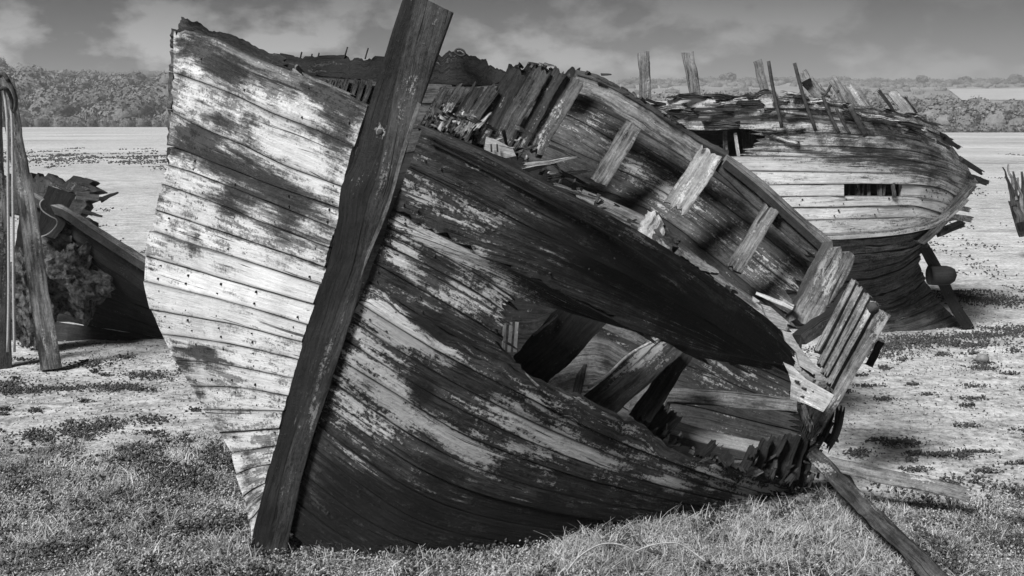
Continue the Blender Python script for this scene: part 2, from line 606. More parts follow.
STAIN_L = [(250, 170, 110, 34, .28, 28), (240, 85, 90, 20, .22, 24), (330, 120, 50, 30, .2, 24), 
    (215, 58, 26, 13, .62, 28), (262, 78, 40, 11, .75, 22), (320, 97, 40, 10, .7, 22), (196, 45, 14, 18, .35),
    (180, 42, 6, 14, .5), (182, 82, 7, 9, .5), (232, 75, 10, 14, .5), (250, 118, 12, 8, .45),
    (226, 120, 22, 11, .6, 25), (200, 138, 14, 14, .65), (192, 132, 22, 8, .4, 25), (256, 142, 10, 10, .4),
    (215, 158, 42, 13, .62, 22), (262, 188, 44, 19, .62, 30), (234, 205, 17, 17, .6), (292, 205, 28, 18, .45, 25),
    (282, 232, 32, 10, .5, 18), (155, 196, 5, 14, .7), (158, 218, 6, 12, .5), (172, 150, 10, 16, .45),
    (195, 236, 7, 11, .55), (196, 252, 9, 8, .4), (172, 226, 5, 10, .4), (150, 262, 5, 12, .35), (227, 270, 10, 5, .35),
    (310, 262, 18, 5, .4, 15), (198, 352, 16, 7, .75), (180, 356, 14, 10, .4), (205, 352, 8, 11, .5),
    (186, 372, 9, 9, .55), (216, 368, 12, 16, .25), (199, 393, 8, 9, .6), (222, 424, 9, 10, .6),
    (314, 60, 8, 8, .5), (318, 125, 9, 12, .5), (338, 98, 30, 9, .6, 15), (236, 445, 6, 12, .4),
    (246, 470, 6, 18, .35), (255, 395, 6, 6, .25), (336, 140, 12, 30, .35), (286, 262, 10, 10, .2),
    (335, 185, 8, 60, .25, 15), (258, 500, 9, 16, .5), (345, 125, 14, 14, .3),
]
STAIN_L = [tuple(b[:4]) + (b[4] * (1.2 if b[2] < 30 else .8),) + tuple(b[5:]) for b in STAIN_L]
PAINT_L = [(262, 120, 95, 26, -.08, 25), 
    (245, 90, 40, 16, .12, 25), (300, 150, 60, 18, .4, 25), (320, 168, 30, 14, .35), (210, 290, 70, 40, .35),
    (270, 315, 60, 60, .25), (240, 280, 60, 20, .3), (185, 100, 12, 20, .05), (310, 225, 20, 8, .2),
    (222, 62, 20, 10, -.4, 25), (262, 74, 50, 9, -.4, 22), (262, 190, 50, 18, -.35, 28), (210, 160, 50, 10, -.3, 22),
    (290, 240, 40, 16, -.3, 20), (190, 215, 30, 10, .1), (295, 108, 18, 8, .35, 25),
]

NAIL_COL = [(0.93, 1), (0.70, 1), (0.42, 1), (0.14, 1)]


def nails(parent, rows, nor, fracs, r=0.006, per=2, stretch=1.7):
    """small nail heads driven along a plank, one joined piece"""
    verts, faces = [], []
    n = len(rows); M = len(rows[0]) - 1
    for f in fracs:
        i = min(n - 2, max(0, int(f * (n - 1))))
        t = f * (n - 1) - i
        for k in range(per):
            v = (k + 0.5) / per + rnd.uniform(-.08, .08)
            if rnd.random() < 0.3: continue
            a = rows[i][0].lerp(rows[i][M], v); b = rows[i + 1][0].lerp(rows[i + 1][M], v)
            c = a.lerp(b, min(max(t + rnd.uniform(-.1, .1), 0), 1))
            nn = nor[i]
            d = (rows[i + 1][0] - rows[i][0]).normalized(); e = nn.cross(d)
            rr = r * rnd.uniform(.6, 1.15)
            b0 = len(verts)
            for q in range(6):
                an = q * math.pi / 3
                o_ = d * math.cos(an) * rr + e * math.sin(an) * rr * stretch
                verts.append(c + o_ - nn * 0.004)
                verts.append(c + o_ * .8 + nn * 0.006)
            for q in range(6):
                a0, a1 = b0 + 2 * q, b0 + 2 * ((q + 1) % 6)
                faces.append((a0, a1, a1 + 1, a0 + 1))
            faces.append(tuple(b0 + 2 * q + 1 for q in range(6)))
    if verts:
        o = mesh_obj('nails', verts, faces, M_NAIL, parent)
        o['kind'] = 'stuff'


wreck = thing('boat_wreck', P(268, 555, 5.45), 'large broken wooden boat wreck heeled over in the foreground grass, its bow patchy white', 'boat wreck')

NEAR = Vector((-4.0, 1.5, 1.5))
for i in range(len(LEFT3) - 1):
    big = i < 3
    rag = (0.05 if i in (1, 3, 4, 5, 6) else 0.012, 0.008)
    o, rows, nor = plank('plank', LEFT3[i], LEFT3[i + 1], M_WHITE, wreck, thick=0.035, n=24, m=4 if big else 3,
                         gap=0.0032, rag=rag, jag=(0.012 if i == 0 else 0.002, 0.002), paint=PAINT_L, stain=STAIN_L,
                         proud=rnd.uniform(-.006, .008), facing=CAM)
    if i < 18:
        fr = [0.12, 0.33, 0.55, 0.75, 0.95] if 3 < i < 14 else ([0.3, 0.95] if i >= 14 else [0.22, 0.5, 0.78, 0.96])
        nails(o, rows, nor, fr, per=3 if big else 2, r=0.0045)

# far side of the same hull: from the turn of the bow back to the broken end, seen from inside above and through the gap
T0 = [(174, 26, 6.45), (240, 47, 7.0), (300, 60, 7.5), (380, 62, 7.8), (430, 62, 7.95), (505, 70, 8.1), (575, 78, 8.2), (640, 112, 8.2), (700, 146, 8.1), (765, 195, 7.9), (826, 243, 7.7)]
T1 = [(172, 72, 6.5), (240, 92, 6.95), (300, 100, 7.4), (380, 104, 7.7), (430, 104, 7.85), (505, 104, 8.02), (560, 112, 8.1), (620, 144, 8.05), (682, 176, 7.97), (749, 224, 7.75), (812, 274, 7.55)]
T2 = [(169, 146, 6.5), (240, 150, 6.9), (300, 152, 7.3), (380, 156, 7.6), (430, 150, 7.72), (505, 152, 7.88), (580, 186, 7.92), (608, 192, 7.9), (660, 216, 7.8), (720, 262, 7.6), (790, 318, 7.35)]
T3 = [(175, 240, 6.45), (240, 240, 6.7), (300, 242, 7.0), (380, 244, 7.25), (430, 244, 7.4), (505, 246, 7.55), (580, 256, 7.6), (640, 270, 7.6), (690, 290, 7.5), (740, 330, 7.4), (800, 365, 7.2)]
TB = [(240, 425, 6.2), (275, 425, 6.3), (330, 430, 6.5), (400, 432, 6.7), (470, 434, 6.85), (540, 436, 7.0), (600, 440, 7.1), (660, 444, 7.1), (700, 446, 7.05), (750, 450, 7.0), (805, 456, 6.95)]
TC = [(272, 540, 5.7), (310, 520, 5.9), (360, 505, 6.1), (430, 500, 6.3), (500, 495, 6.45), (560, 492, 6.6), (620, 490, 6.65), (680, 490, 6.65), (720, 488, 6.65), (770, 486, 6.6), (812, 484, 6.55)]
T = lambda q: [P(*p) for p in q]
far_rows = [T(T0), mixc(T(T0), T(T1), .5), T(T1), mixc(T(T1), T(T2), .5), T(T2), mixc(T(T2), T(T3), .5), T(T3)] + \
           [mixc(T(T3), T(TB), f) for f in (.25, .5, .75)] + [T(TB), mixc(T(TB), T(TC), .5), T(TC)]
PAINT_F = [(600, 150, 60, 30, .15, 30), (690, 205, 50, 24, .25, 35), (790, 285, 30, 20, .3, 40), (720, 370, 60, 18, .35), (650, 180, 40, 14, .35, 32), (600, 130, 30, 10, .3, 30), (770, 270, 30, 12, .35, 38),
           (760, 400, 70, 12, .2), (590, 360, 40, 30, .5), (740, 440, 50, 10, .2)]
for i in range(len(far_rows) - 1):
    plank('plank', far_rows[i], far_rows[i + 1], M_PANEL if i in (1, 2, 3) else M_INNER, wreck, thick=0.035, n=34, m=3,
          gap=0.004, rag=(0.02, 0.12), jag=(0.05 if i == 0 else 0.003, 0.002), paint=PAINT_F, facing=CAM, proud=rnd.uniform(-.006, .006))

# starboard side, nearest the viewer
def Yr(x, y):
    base = lerp1(x, [280, 340, 410, 500, 600, 700, 800], [5.35, 5.30, 5.255, 5.20, 5.27, 5.55, 6.10])
    return base + min(max((x - 380) / 200, 0), 1) * 0.0016 * (y - 330)


def R(q): return [P(x, y, Yr(x, y)) for x, y in q]


S0 = [(422, 126), (483, 152), (537, 180), (584, 203), (620, 220), (660, 243), (720, 283), (768, 318), (792, 342), (797, 354)]
S1 = [(408, 167), (455, 190), (532, 229), (600, 262), (680, 305), (740, 342), (770, 360), (797, 368)]
S2 = [(391, 209), (433, 232), (472, 252), (510, 268), (560, 292), (614, 321), (660, 340), (700, 350)]
S3 = [(386, 227), (430, 249), (477, 275), (517, 300)]
S4 = [(381, 243), (422, 263), (472, 290), (507, 313)]
S5 = [(373, 262), (411, 284), (450, 306), (502, 337)]
S6 = [(366, 281), (422, 317), (477, 349), (521, 371), (546, 384), (587, 400), (620, 418), (641, 424), (666, 446), (709, 461), (753, 472), (805, 482)]
S7 = [(358, 302), (422, 342), (470, 368), (520, 393), (580, 424), (640, 450), (700, 472), (760, 492), (804, 499)]
SM = [(338, 357), (356, 369), (410, 402), (463, 434), (551, 468), (620, 488), (690, 504), (750, 512), (796, 513)]
SL = [(312, 446), (360, 484), (416, 519), (480, 538), (560, 548), (640, 550), (720, 540), (770, 528), (792, 522)]
SB = [(288, 530), (320, 556), (380, 582), (450, 592), (560, 588), (680, 574), (740, 556), (788, 536)]
PAINT_R = [(640, 500, 60, 12, .22, 12), (740, 500, 50, 10, .25, 5), (560, 500, 50, 12, .15, 15), 
    (412, 190, 22, 11, .35, 28), (440, 206, 26, 11, .42, 28), (470, 205, 40, 10, .2, 25), (485, 215, 24, 12, .25, 28),
    (428, 238, 42, 9, .95, 27), (480, 264, 34, 8, .6, 27), (408, 248, 24, 8, .6, 30), (405, 265, 22, 9, .5, 30),
    (470, 298, 44, 16, .55, 32), (505, 312, 20, 8, .4), (500, 290, 22, 6, .4, 25),
    (378, 312, 26, 14, .7, 35), (405, 335, 34, 12, .75, 33), (372, 340, 28, 16, .6, 33), (440, 350, 32, 9, .6, 30), (360, 372, 20, 16, .6, 35),
    (350, 400, 16, 22, .45, 25), (392, 390, 26, 18, .6, 35), (400, 408, 26, 10, .6, 33), (368, 425, 30, 14, .35, 35),
    (450, 436, 30, 10, .75, 30), (430, 425, 16, 8, .4, 30), (470, 452, 30, 9, .5, 28),
    (530, 425, 36, 13, .6, 28), (560, 442, 40, 9, .6, 22), (540, 402, 24, 8, .35, 25), (590, 455, 34, 9, .5, 18), (500, 400, 22, 8, .4, 30), (520, 450, 24, 8, .45, 25),
    (640, 455, 30, 10, .3, 15), (660, 480, 40, 8, .3, 15), (720, 480, 60, 9, .35, 10), (770, 490, 30, 8, .35), (620, 425, 24, 6, .4, 20), (575, 400, 20, 5, .5, 25),
    (355, 460, 14, 8, .35, 35), (320, 500, 12, 7, .5), (385, 468, 30, 10, .1, 35), (330, 425, 14, 20, .3, 20),
]
STAIN_SHADE_R = [(470, 545, 240, 36, .75), (640, 545, 170, 24, .5), (400, 520, 90, 30, .4), (700, 330, 110, 30, .3, 25), (520, 180, 120, 14, .3, 30), (330, 500, 40, 60, .25), (560, 270, 60, 24, .25, 28),  # stains, plus shade of the hull's overhang painted in along the bottom
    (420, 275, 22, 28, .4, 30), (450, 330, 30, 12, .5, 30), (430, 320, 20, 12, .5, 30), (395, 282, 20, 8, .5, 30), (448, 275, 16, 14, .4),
    (428, 408, 14, 40, .55, -15), (430, 380, 18, 18, .35), (480, 385, 40, 12, .4, 30), (520, 345, 40, 16, .5, 30),  # first blob is a soft upright dark band
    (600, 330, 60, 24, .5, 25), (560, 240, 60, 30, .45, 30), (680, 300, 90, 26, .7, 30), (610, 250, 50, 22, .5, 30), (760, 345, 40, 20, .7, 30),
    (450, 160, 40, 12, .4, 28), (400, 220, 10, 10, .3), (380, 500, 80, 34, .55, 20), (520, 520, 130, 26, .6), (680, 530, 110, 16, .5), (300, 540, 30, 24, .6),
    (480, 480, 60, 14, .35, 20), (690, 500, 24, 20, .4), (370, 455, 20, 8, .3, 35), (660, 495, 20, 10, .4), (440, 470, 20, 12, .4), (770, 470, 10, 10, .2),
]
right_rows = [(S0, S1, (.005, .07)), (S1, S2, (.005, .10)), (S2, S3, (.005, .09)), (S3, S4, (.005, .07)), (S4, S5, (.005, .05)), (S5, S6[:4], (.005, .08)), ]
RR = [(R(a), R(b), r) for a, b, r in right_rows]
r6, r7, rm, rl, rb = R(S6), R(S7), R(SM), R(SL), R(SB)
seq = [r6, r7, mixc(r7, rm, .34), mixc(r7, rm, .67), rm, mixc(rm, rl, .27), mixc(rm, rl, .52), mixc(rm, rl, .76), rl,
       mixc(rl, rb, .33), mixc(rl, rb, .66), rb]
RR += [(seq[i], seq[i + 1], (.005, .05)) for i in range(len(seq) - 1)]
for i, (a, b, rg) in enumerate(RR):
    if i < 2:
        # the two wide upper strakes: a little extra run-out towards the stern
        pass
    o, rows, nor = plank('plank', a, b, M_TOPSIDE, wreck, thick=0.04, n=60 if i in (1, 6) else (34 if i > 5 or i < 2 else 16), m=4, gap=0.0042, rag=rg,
                         jag=(0.035 if i in (6,) else 0.003, 0.045 if i in (1,) else 0.003), paint=PAINT_R, stain=STAIN_SHADE_R, proud=rnd.uniform(-.007, .007))
    fr = [0.025, 0.06] + ([0.3, 0.52, 0.74] if i > 5 else [0.4])
    nails(o, rows, nor, fr, r=0.0055, per=1 if i > 5 else 2, stretch=1.0)

# pale sprung batten along the sheer of the near side
ba = R([(423, 124), (483, 150), (537, 178), (584, 201), (614, 215)])
bb = R([(422, 127), (483, 153), (537, 181), (584, 204), (614, 218)])
off = Vector((-0.02, -0.05, 0.0))
plank('sheer_batten', [p + off for p in ba], [p + off for p in bb], M_CHEEK, wreck, thick=0.012, n=16, m=1, gap=0)
for q0, q1 in (([(430, 140), (540, 196), (620, 240), (700, 292)], [(430, 142), (540, 198), (620, 242), (700, 294)]),):
    o_ = Vector((0, -0.03, 0))
    plank('rubbing_strip', [p + o_ for p in R(q0)], [p + o_ for p in R(q1)], M_TAR, wreck, thick=0.02, n=12, m=1, gap=0)

# ---- stem post: dark forward face, lighter right-hand face, wide head
stemL = [(405, -8), (386, 52), (368, 110), (352, 165), (341, 188), (338, 219), (327, 266), (316, 300), (300, 355), (288, 400), (270, 466), (256, 520), (247, 562)]
stemD = [(416, -6), (400, 60), (388, 120), (376, 180), (368, 200), (362, 225), (352, 268), (341, 300), (322, 355), (306, 400), (286, 460), (274, 515), (262, 562)]
stemR = [(452, 12), (433, 66), (416, 118), (400, 172), (391, 200), (383, 222), (368, 262), (357, 300), (339, 358), (325, 400), (309, 452), (294, 513), (284, 562)]
sd_ = lambda q, dy: [P(x, y, Ys(y) + dy) for x, y in q]
ST_PAINT = [(352, 95, 8, 14, .5, 15), (380, 132, 8, 4, 1.0), (372, 150, 30, 60, .05), (395, 70, 14, 30, .08), (380, 240, 8, 30, .3, 15), (330, 330, 10, 40, .25, 17), (312, 420, 8, 30, .35, 15),
            (345, 100, 5, 30, .4, 17), (285, 490, 8, 25, .25, 15), (395, 160, 6, 30, .3, 18), (410, 95, 5, 30, .35, 18)]
ST_STAIN = [(330, 230, 22, 30, .7), (315, 310, 16, 60, .6, 17), (280, 440, 14, 60, .7, 15), (258, 530, 20, 40, .8), (385, 30, 20, 20, .2), (362, 190, 20, 18, .5)]
rg_ = lambda q: [P(x, y, Ys(y) - float(np.interp(y, [60, 230], [.03, .055]))) for x, y in q]
plank('stem_post', sd_(stemL, -.012), rg_(stemD), M_STEM, wreck, thick=0.15, n=60, m=4, gap=0, jag=(.008, 0), paint=ST_PAINT, stain=ST_STAIN)
plank('stem_cheek', rg_(stemD), sd_(stemR, -.03), M_CHEEK, wreck, thick=0.14, n=34, m=4, gap=0, jag=(0, .006), paint=[(p[0], p[1], p[2], p[3], p[4] + .1) if len(p) == 5 else p for p in ST_PAINT], stain=[(258, 530, 24, 30, .6), (400, 40, 20, 60, .1)])
eL = [(418, 102), (402, 150), (388, 200), (378, 226), (364, 259), (349, 300), (330, 358)]
eR = [(421, 104), (405, 152), (391, 202), (381, 228), (367, 261), (353, 302), (336, 358)]
plank('stem_batten', sd_(eL, -.038), sd_(eR, -.034), M_FRAME, wreck, thick=0.02, n=20, m=1, gap=0, jag=(.004, .004))
# iron fastening stain pieces on the stem head
tube('bolt', [P(380, 132, 5.1), P(380.5, 132.5, 5.02)], 0.016, M_IRON, wreck)

# ---- rotten rail along the left (high) side of the bow
railT = [(180, 18, 6.3), (190, 20, 6.3), (205, 25, 6.4), (225, 33, 6.5), (245, 40, 6.6), (268, 52, 6.7), (288, 56, 6.8)]
railB = [(175, 32, 6.2), (190, 34, 6.22), (205, 38, 6.25), (227, 48, 6.3), (250, 58, 6.35), (275, 70, 6.4), (292, 78, 6.45)]
plank('rail', T(railT), T(railB), M_ROT, wreck, thick=0.10, n=60, m=3, gap=0, jag=(.06, .01), rag=(.02, .05), paint=[(215, 42, 20, 4, .2, 25)])
# ragged inner planking behind the bow, above the first strake
inT = [(280, 55, 6.9), (300, 58, 6.9), (330, 57, 6.95), (360, 57, 6.95), (392, 59, 7.0)]
inM = [(280, 74, 6.9), (300, 76, 6.85), (330, 78, 6.9), (360, 80, 6.9), (392, 82, 6.95)]
inB = [(270, 82, 6.6), (300, 92, 6.6), (330, 104, 6.6), (360, 112, 6.6), (392, 118, 6.6)]
plank('inner_rail', T(inT), T(inM), M_TAR, wreck, thick=0.09, n=60, m=3, gap=0, jag=(.05, .02), paint=[(320, 70, 40, 6, .25)])
plank('ceiling_plank', T(inM), T(inB), M_ROT, wreck, thick=0.05, n=22, m=3, gap=0, jag=(0, .05), paint=[(330, 92, 40, 8, .1)])
for (x0, y0, x1, y1, w) in ((300, 76, 352, 96, .05), (320, 98, 368, 106, .035), (305, 92, 362, 103, .03), (330, 103, 372, 112, .04), (290, 70, 318, 90, .04)):
    timber('splinter', P(x0, y0, 6.2), P(x1, y1, 5.75), w, .025, rnd.choice([M_ROT, M_FRAME, M_ROT]), wreck, w2=w * .35, n=5, rag=(.05, .03))
for i in range(7):
    x = 318 + i * 8 + rnd.uniform(-2, 2)
    timber('splinter', P(x + 6, 79, 6.85), P(x - 4, 104 + i * 1.5, 6.5), .035, .02, M_ROT, wreck, w2=.02, n=4, rag=(.01, .04))
for x, y, h in ((300, 57, 5), (318, 56, 3), (344, 57, 10), (365, 57, 9), (311, 57, 3)):
    tube('nail', [P(x, y + 2, 6.95), P(x + h * .35, y - h, 6.93)], .005, M_IRON, wreck, seg=5)

# ---- inside of the bow right of the stem: dark beam, ring bolt, leaning frames
bT = [(423, 60, 7.6), (440, 54, 7.6), (455, 52, 7.6), (472, 57, 7.65), (490, 62, 7.7), (505, 70, 7.7)]
bB = [(423, 84, 7.6), (440, 84, 7.6), (458, 85, 7.6), (475, 85, 7.65), (492, 84, 7.7), (505, 80, 7.7)]
plank('deck_beam', T(bT), T(bB), M_TAR, wreck, thick=0.16, n=50, m=3, gap=0, jag=(.05, .01), paint=[(440, 60, 10, 2.5, .9)])
ring = [P(460 + 5.0 * math.cos(a), 52.5 + 3.4 * math.sin(a) + .35 * 5 * math.cos(a) * .6, 7.55) for a in np.linspace(0, 2 * math.pi, 14)]
tube('ring_bolt', ring, .008, M_IRON, wreck, seg=6, n=28)
FRM = [  # top, bottom, width px, depth, material
    (447, 84, 424, 128, 9, 7.4, M_ROT), (464, 84, 434, 128, 10, 7.4, M_ROT), (480, 84, 446, 138, 11, 7.4, M_ROT), (497, 84, 457, 142, 12, 7.4, M_ROT),
    (519, 68, 477, 146, 20, 7.5, M_INNER), (543, 67, 496, 150, 18, 7.5, M_ROT), (562, 68, 514, 156, 13, 7.55, M_INNER),
    (577, 76, 532, 152, 20, 7.6, M_PANEL),
]
for x0, y0, x1, y1, wp, Y, mt in FRM:
    w = wp / F_PX * Y
    timber('frame', P(x0, y0, Y), P(x1, y1, Y - .25), w, .07, mt, wreck, n=8, rag=(.05, .06), jit=.004, m=4,
           paint=[(x1 + 4, y1 - 16, 12, 16, .5), ((x0 + x1) / 2, (y0 + y1) / 2, 14, 10, .2)])
plank('plank', T([(508, 66, 8.0), (545, 66, 8.0), (580, 70, 8.0)]), T([(503, 86, 8.0), (540, 88, 8.0), (574, 96, 8.0)]), M_TAR, wreck, thick=.06, n=50, m=3, gap=0, jag=(.07, .01))

# ---- rails on the far bulwark
def strip(nm, a, b, mat, th, **kw):
    return plank(nm, T(a), T(b), mat, wreck, thick=th, gap=0, **kw)[0]


strip('rail_stringer', [(576, 76, 7.75), (601, 84, 7.73), (640, 105, 7.65), (704, 146, 7.55)], [(566, 91, 7.75), (594, 100, 7.73), (633, 124, 7.65), (694, 164, 7.55)], M_FRAME, .07, n=30, m=3, jag=(.01, .01), rag=(.03, .04), stain=[(600, 100, 20, 6, .5, 28), (680, 145, 30, 6, .4, 28)])
strip('cap_rail', [(576, 70, 7.9), (600, 76, 7.88), (640, 98, 7.8), (700, 136, 7.7), (729, 150, 7.65)], [(578, 75, 7.8), (601, 83, 7.78), (640, 104, 7.7), (700, 142, 7.6), (728, 157, 7.5)], M_ROT, .05, n=60, m=2, jag=(.03, .008), paint=[(592, 82, 8, 4, .8), (622, 85, 4, 3, 1.0), (650, 103, 20, 3, .5, 30)])
strip('rail_stringer', [(722, 160, 7.45), (760, 192, 7.4), (800, 228, 7.3), (829, 250, 7.25)], [(716, 170, 7.45), (752, 204, 7.4), (793, 242, 7.3), (823, 262, 7.25)], M_ROT, .07, n=18, m=3, jag=(.008, .01), paint=[(740, 178, 14, 5, .35, 38), (780, 215, 14, 5, .3, 38)])
strip('cap_rail', [(727, 154, 7.5), (760, 178, 7.45), (800, 214, 7.35), (832, 240, 7.3)], [(726, 160, 7.4), (758, 186, 7.35), (798, 222, 7.25), (829, 250, 7.2)], M_FRAME, .05, n=20, m=3, jag=(.006, .006), stain=[(780, 205, 40, 5, .25, 38)])
# stanchions
STN = [((636, 122), (598, 184), 18, 7.65, 7.62), ((713, 150), (671, 214), 25, 7.45, 7.4), ((773, 207), (734, 270), 17, 7.3, 7.2)]
for k, (a, b, wp, Ya, Yb) in enumerate(STN):
    w = wp / F_PX * Ya
    timber('stanchion', P(*a, Ya), P(*b, Yb), w, .07, M_FRAME if k != 1 else M_PALE, wreck, n=8, rag=(.03, .09 if k == 1 else .02),
           jit=.006, stain=[(668, 212, 8, 10, .6), (704, 152, 5, 5, .7), (683, 165, 4, 8, .3), (601, 184, 5, 4, .6)], m=4)
# ledge below the bulwark, broken off
strip('waterway', [(578, 187, 7.6), (610, 200, 7.55), (655, 222, 7.5), (700, 258, 7.35), (745, 292, 7.2), (790, 322, 7.05)],
      [(582, 199, 7.35), (612, 216, 7.3), (640, 232, 7.25), (692, 270, 7.1), (735, 300, 6.95), (786, 334, 6.85)], M_FRAME, .05, n=26, m=3, jag=(.01, .03), stain=[(680, 245, 24, 10, .7, 35), (620, 212, 20, 5, .3)], paint=[(765, 312, 20, 5, .6, 35)])
strip('plank', [(560, 190, 7.2), (600, 208, 7.15), (638, 228, 7.1), (660, 250, 7.05)], [(558, 198, 7.0), (598, 219, 6.95), (630, 243, 6.9), (650, 258, 6.9)], M_PANEL, .04, n=14, m=3, jag=(.004, .02))
strip('broken_block', [(650, 204, 6.95), (641, 218, 6.93), (637, 228, 6.9), (632, 240, 6.9)], [(660, 214, 6.9), (664, 230, 6.85), (660, 246, 6.82), (650, 256, 6.82)], M_PALE, .12, n=40, m=4, jag=(.03, .04), rag=(.05, .06), stain=[(655, 225, 8, 10, .7), (640, 250, 10, 6, .5)])
strip('broken_block', [(656, 222, 6.9), (668, 228, 6.88), (682, 240, 6.86)], [(650, 240, 6.8), (664, 250, 6.78), (676, 256, 6.78)], M_ROT, .10, n=30, m=4, jag=(.03, .03), rag=(.04, .05), paint=[(662, 246, 8, 5, .6)])
strip('splinter', [(680, 246, 6.85), (698, 258, 6.82), (722, 272, 6.8)], [(678, 254, 6.82), (694, 266, 6.8), (716, 276, 6.78)], M_FRAME, .04, n=24, m=3, jag=(.012, .02), rag=(.05, .05))
# splinters over the near sheer
for (x0, y0, x1, y1, wp, mt) in ((522, 166, 578, 157, 6, M_PALE), (520, 172, 560, 162, 5, M_FRAME), (548, 178, 592, 170, 7, M_ROT), (552, 185, 600, 200, 6, M_PALE), (503, 130, 512, 160, 4, M_ROT),
                                 (470, 118, 500, 132, 6, M_FRAME), (476, 128, 492, 112, 6, M_PALE), (466, 133, 474, 112, 5, M_FRAME), (520, 140, 505, 160, 5, M_PALE), (518, 128, 536, 136, 5, M_PALE),
                                 (455, 132, 466, 118, 5, M_FRAME), (445, 128, 452, 116, 4, M_FRAME), (522, 150, 540, 144, 5, M_FRAME), (560, 172, 590, 186, 5, M_ROT), (430, 118, 438, 98, 4, M_ROT), (600, 216, 632, 226, 6, M_PALE)):
    timber('splinter', P(x0, y0, 6.7), P(x1, y1, 6.9), wp / F_PX * 6.8, .03, mt, wreck, w2=wp / F_PX * 2.5, n=5, rag=(.04, .05))
bd = prism('mud_gap_board', [(486, 137), (494, 139), (504, 144), (513, 149), (516, 156), (506, 158), (494, 154), (484, 150)], 6.6, .03, M_PALE, wreck, label='small pale board standing in for mud seen through a hole, two nails across it')  # board put in for the bright mud behind a hole
for x in (491, 497):
    tube('nail', [P(x, 144, 6.57), P(x + .6, 152, 6.57)], .006, M_IRON, wreck, seg=5)

# ---- broken after end: big pale timber, ribbed boards, white board
strip('knee', [(833, 240, 6.9), (822, 258, 6.85), (808, 284, 6.75), (796, 304, 6.7), (789, 320, 6.65)],
      [(856, 252, 6.95), (850, 272, 6.9), (838, 292, 6.8), (824, 312, 6.7), (812, 334, 6.65)], M_FRAME, .10, n=16, m=4, jag=(.01, .015), rag=(.05, .05), paint=[(825, 275, 14, 22, .6)])
strip('knee', [(855, 290, 6.7), (838, 310, 6.6), (815, 322, 6.55), (800, 334, 6.5)], [(858, 300, 6.7), (842, 320, 6.6), (822, 334, 6.55), (806, 344, 6.5)], M_ROT, .10, n=10, m=3, jag=(.01, .01))
timber('splinter', P(793, 308, 6.6), P(756, 293, 6.8), .035, .03, M_PALE, wreck, w2=.02)
SL_ = [((854, 279), (816, 352), 8, 6.45), ((861, 285), (819, 366), 8.5, 6.42), ((868, 292), (823, 376), 9, 6.39), ((874, 300), (827, 386), 9.5, 6.36)]
for k, (a, b, wp, Y) in enumerate(SL_):
    timber('slat', P(*a, Y + .12), P(*b, Y), wp / F_PX * Y, .05, M_FRAME, wreck, n=8, rag=(.02, .03), jit=.002, up=(-.75, -.6, .25), paint=[(a[0], a[1] + 10, 12, 30, .3)])
timber('slat', P(885, 311, 6.42), P(815, 437, 6.28), 15 / F_PX * 6.3, .05, M_FRAME, wreck, n=12, rag=(.01, .06), w2=.05, paint=[(880, 330, 12, 24, .4)], stain=[(820, 425, 12, 24, .7), (862, 372, 8, 30, .2)])
tube('bolt', [P(872, 306, 6.25), P(874, 310, 6.2)], .03, M_IRON, wreck, seg=8)
timber('block', P(881, 342, 6.5), P(869, 366, 6.5), .045, .05, M_TAR, wreck)
prism('transom_board', [(783, 362), (792, 366), (806, 379), (820, 387), (834, 395), (829, 404), (823, 412), (806, 404), (790, 399), (791, 382), (788, 372)], 6.25, .04, M_PALE, wreck, Ys=[6.02, 6.0, 5.96, 5.92, 5.88, 5.88, 5.89, 5.94, 5.99, 5.99, 6.01], label='bright white board at the broken after end')
prism('plank', [(782, 330), (792, 335), (800, 348), (812, 362), (822, 372), (813, 374), (800, 366), (796, 352), (786, 342)], 6.0, .04, M_PALE, wreck)
prism('plank', [(762, 305), (772, 308), (788, 322), (786, 330), (776, 328), (766, 316)], 6.6, .05, M_PALE, wreck)
for x, y in ((797, 381), (804, 388), (812, 391), (816, 397), (802, 396), (822, 401)):
    tube('nail', [P(x - 2, y, 5.97 - (x - 800) * .0015), P(x + 2, y + 1, 5.95 - (x - 800) * .0015)], .007, M_NAIL, wreck, seg=5)
# pieces hanging down behind the boards
for (x0, y0, x1, y1, wp, mt) in ((800, 405, 812, 438, 10, M_FRAME), (812, 404, 802, 440, 6, M_ROT), (828, 400, 806, 446, 12, M_TAR), (836, 392, 818, 442, 10, M_TAR), (842, 405, 826, 455, 9, M_TAR), (834, 420, 812, 452, 8, M_ROT), (822, 430, 838, 448, 12, M_TAR)):
    timber('splinter', P(x0, y0, 6.4), P(x1, y1, 6.35), wp / F_PX * 6.4, .06, mt, wreck, n=6, rag=(.05, .08), jit=.012)

# ---- seen through the gap: ribs crossing, deck beam, floor
def rib(a, b, wp, Ya, Yb, th, mat, **kw):
    return timber('rib', P(*a, Ya), P(*b, Yb), wp / F_PX * (Ya + Yb) / 2, th, mat, wreck, n=10, jit=.008, m=4, **kw)


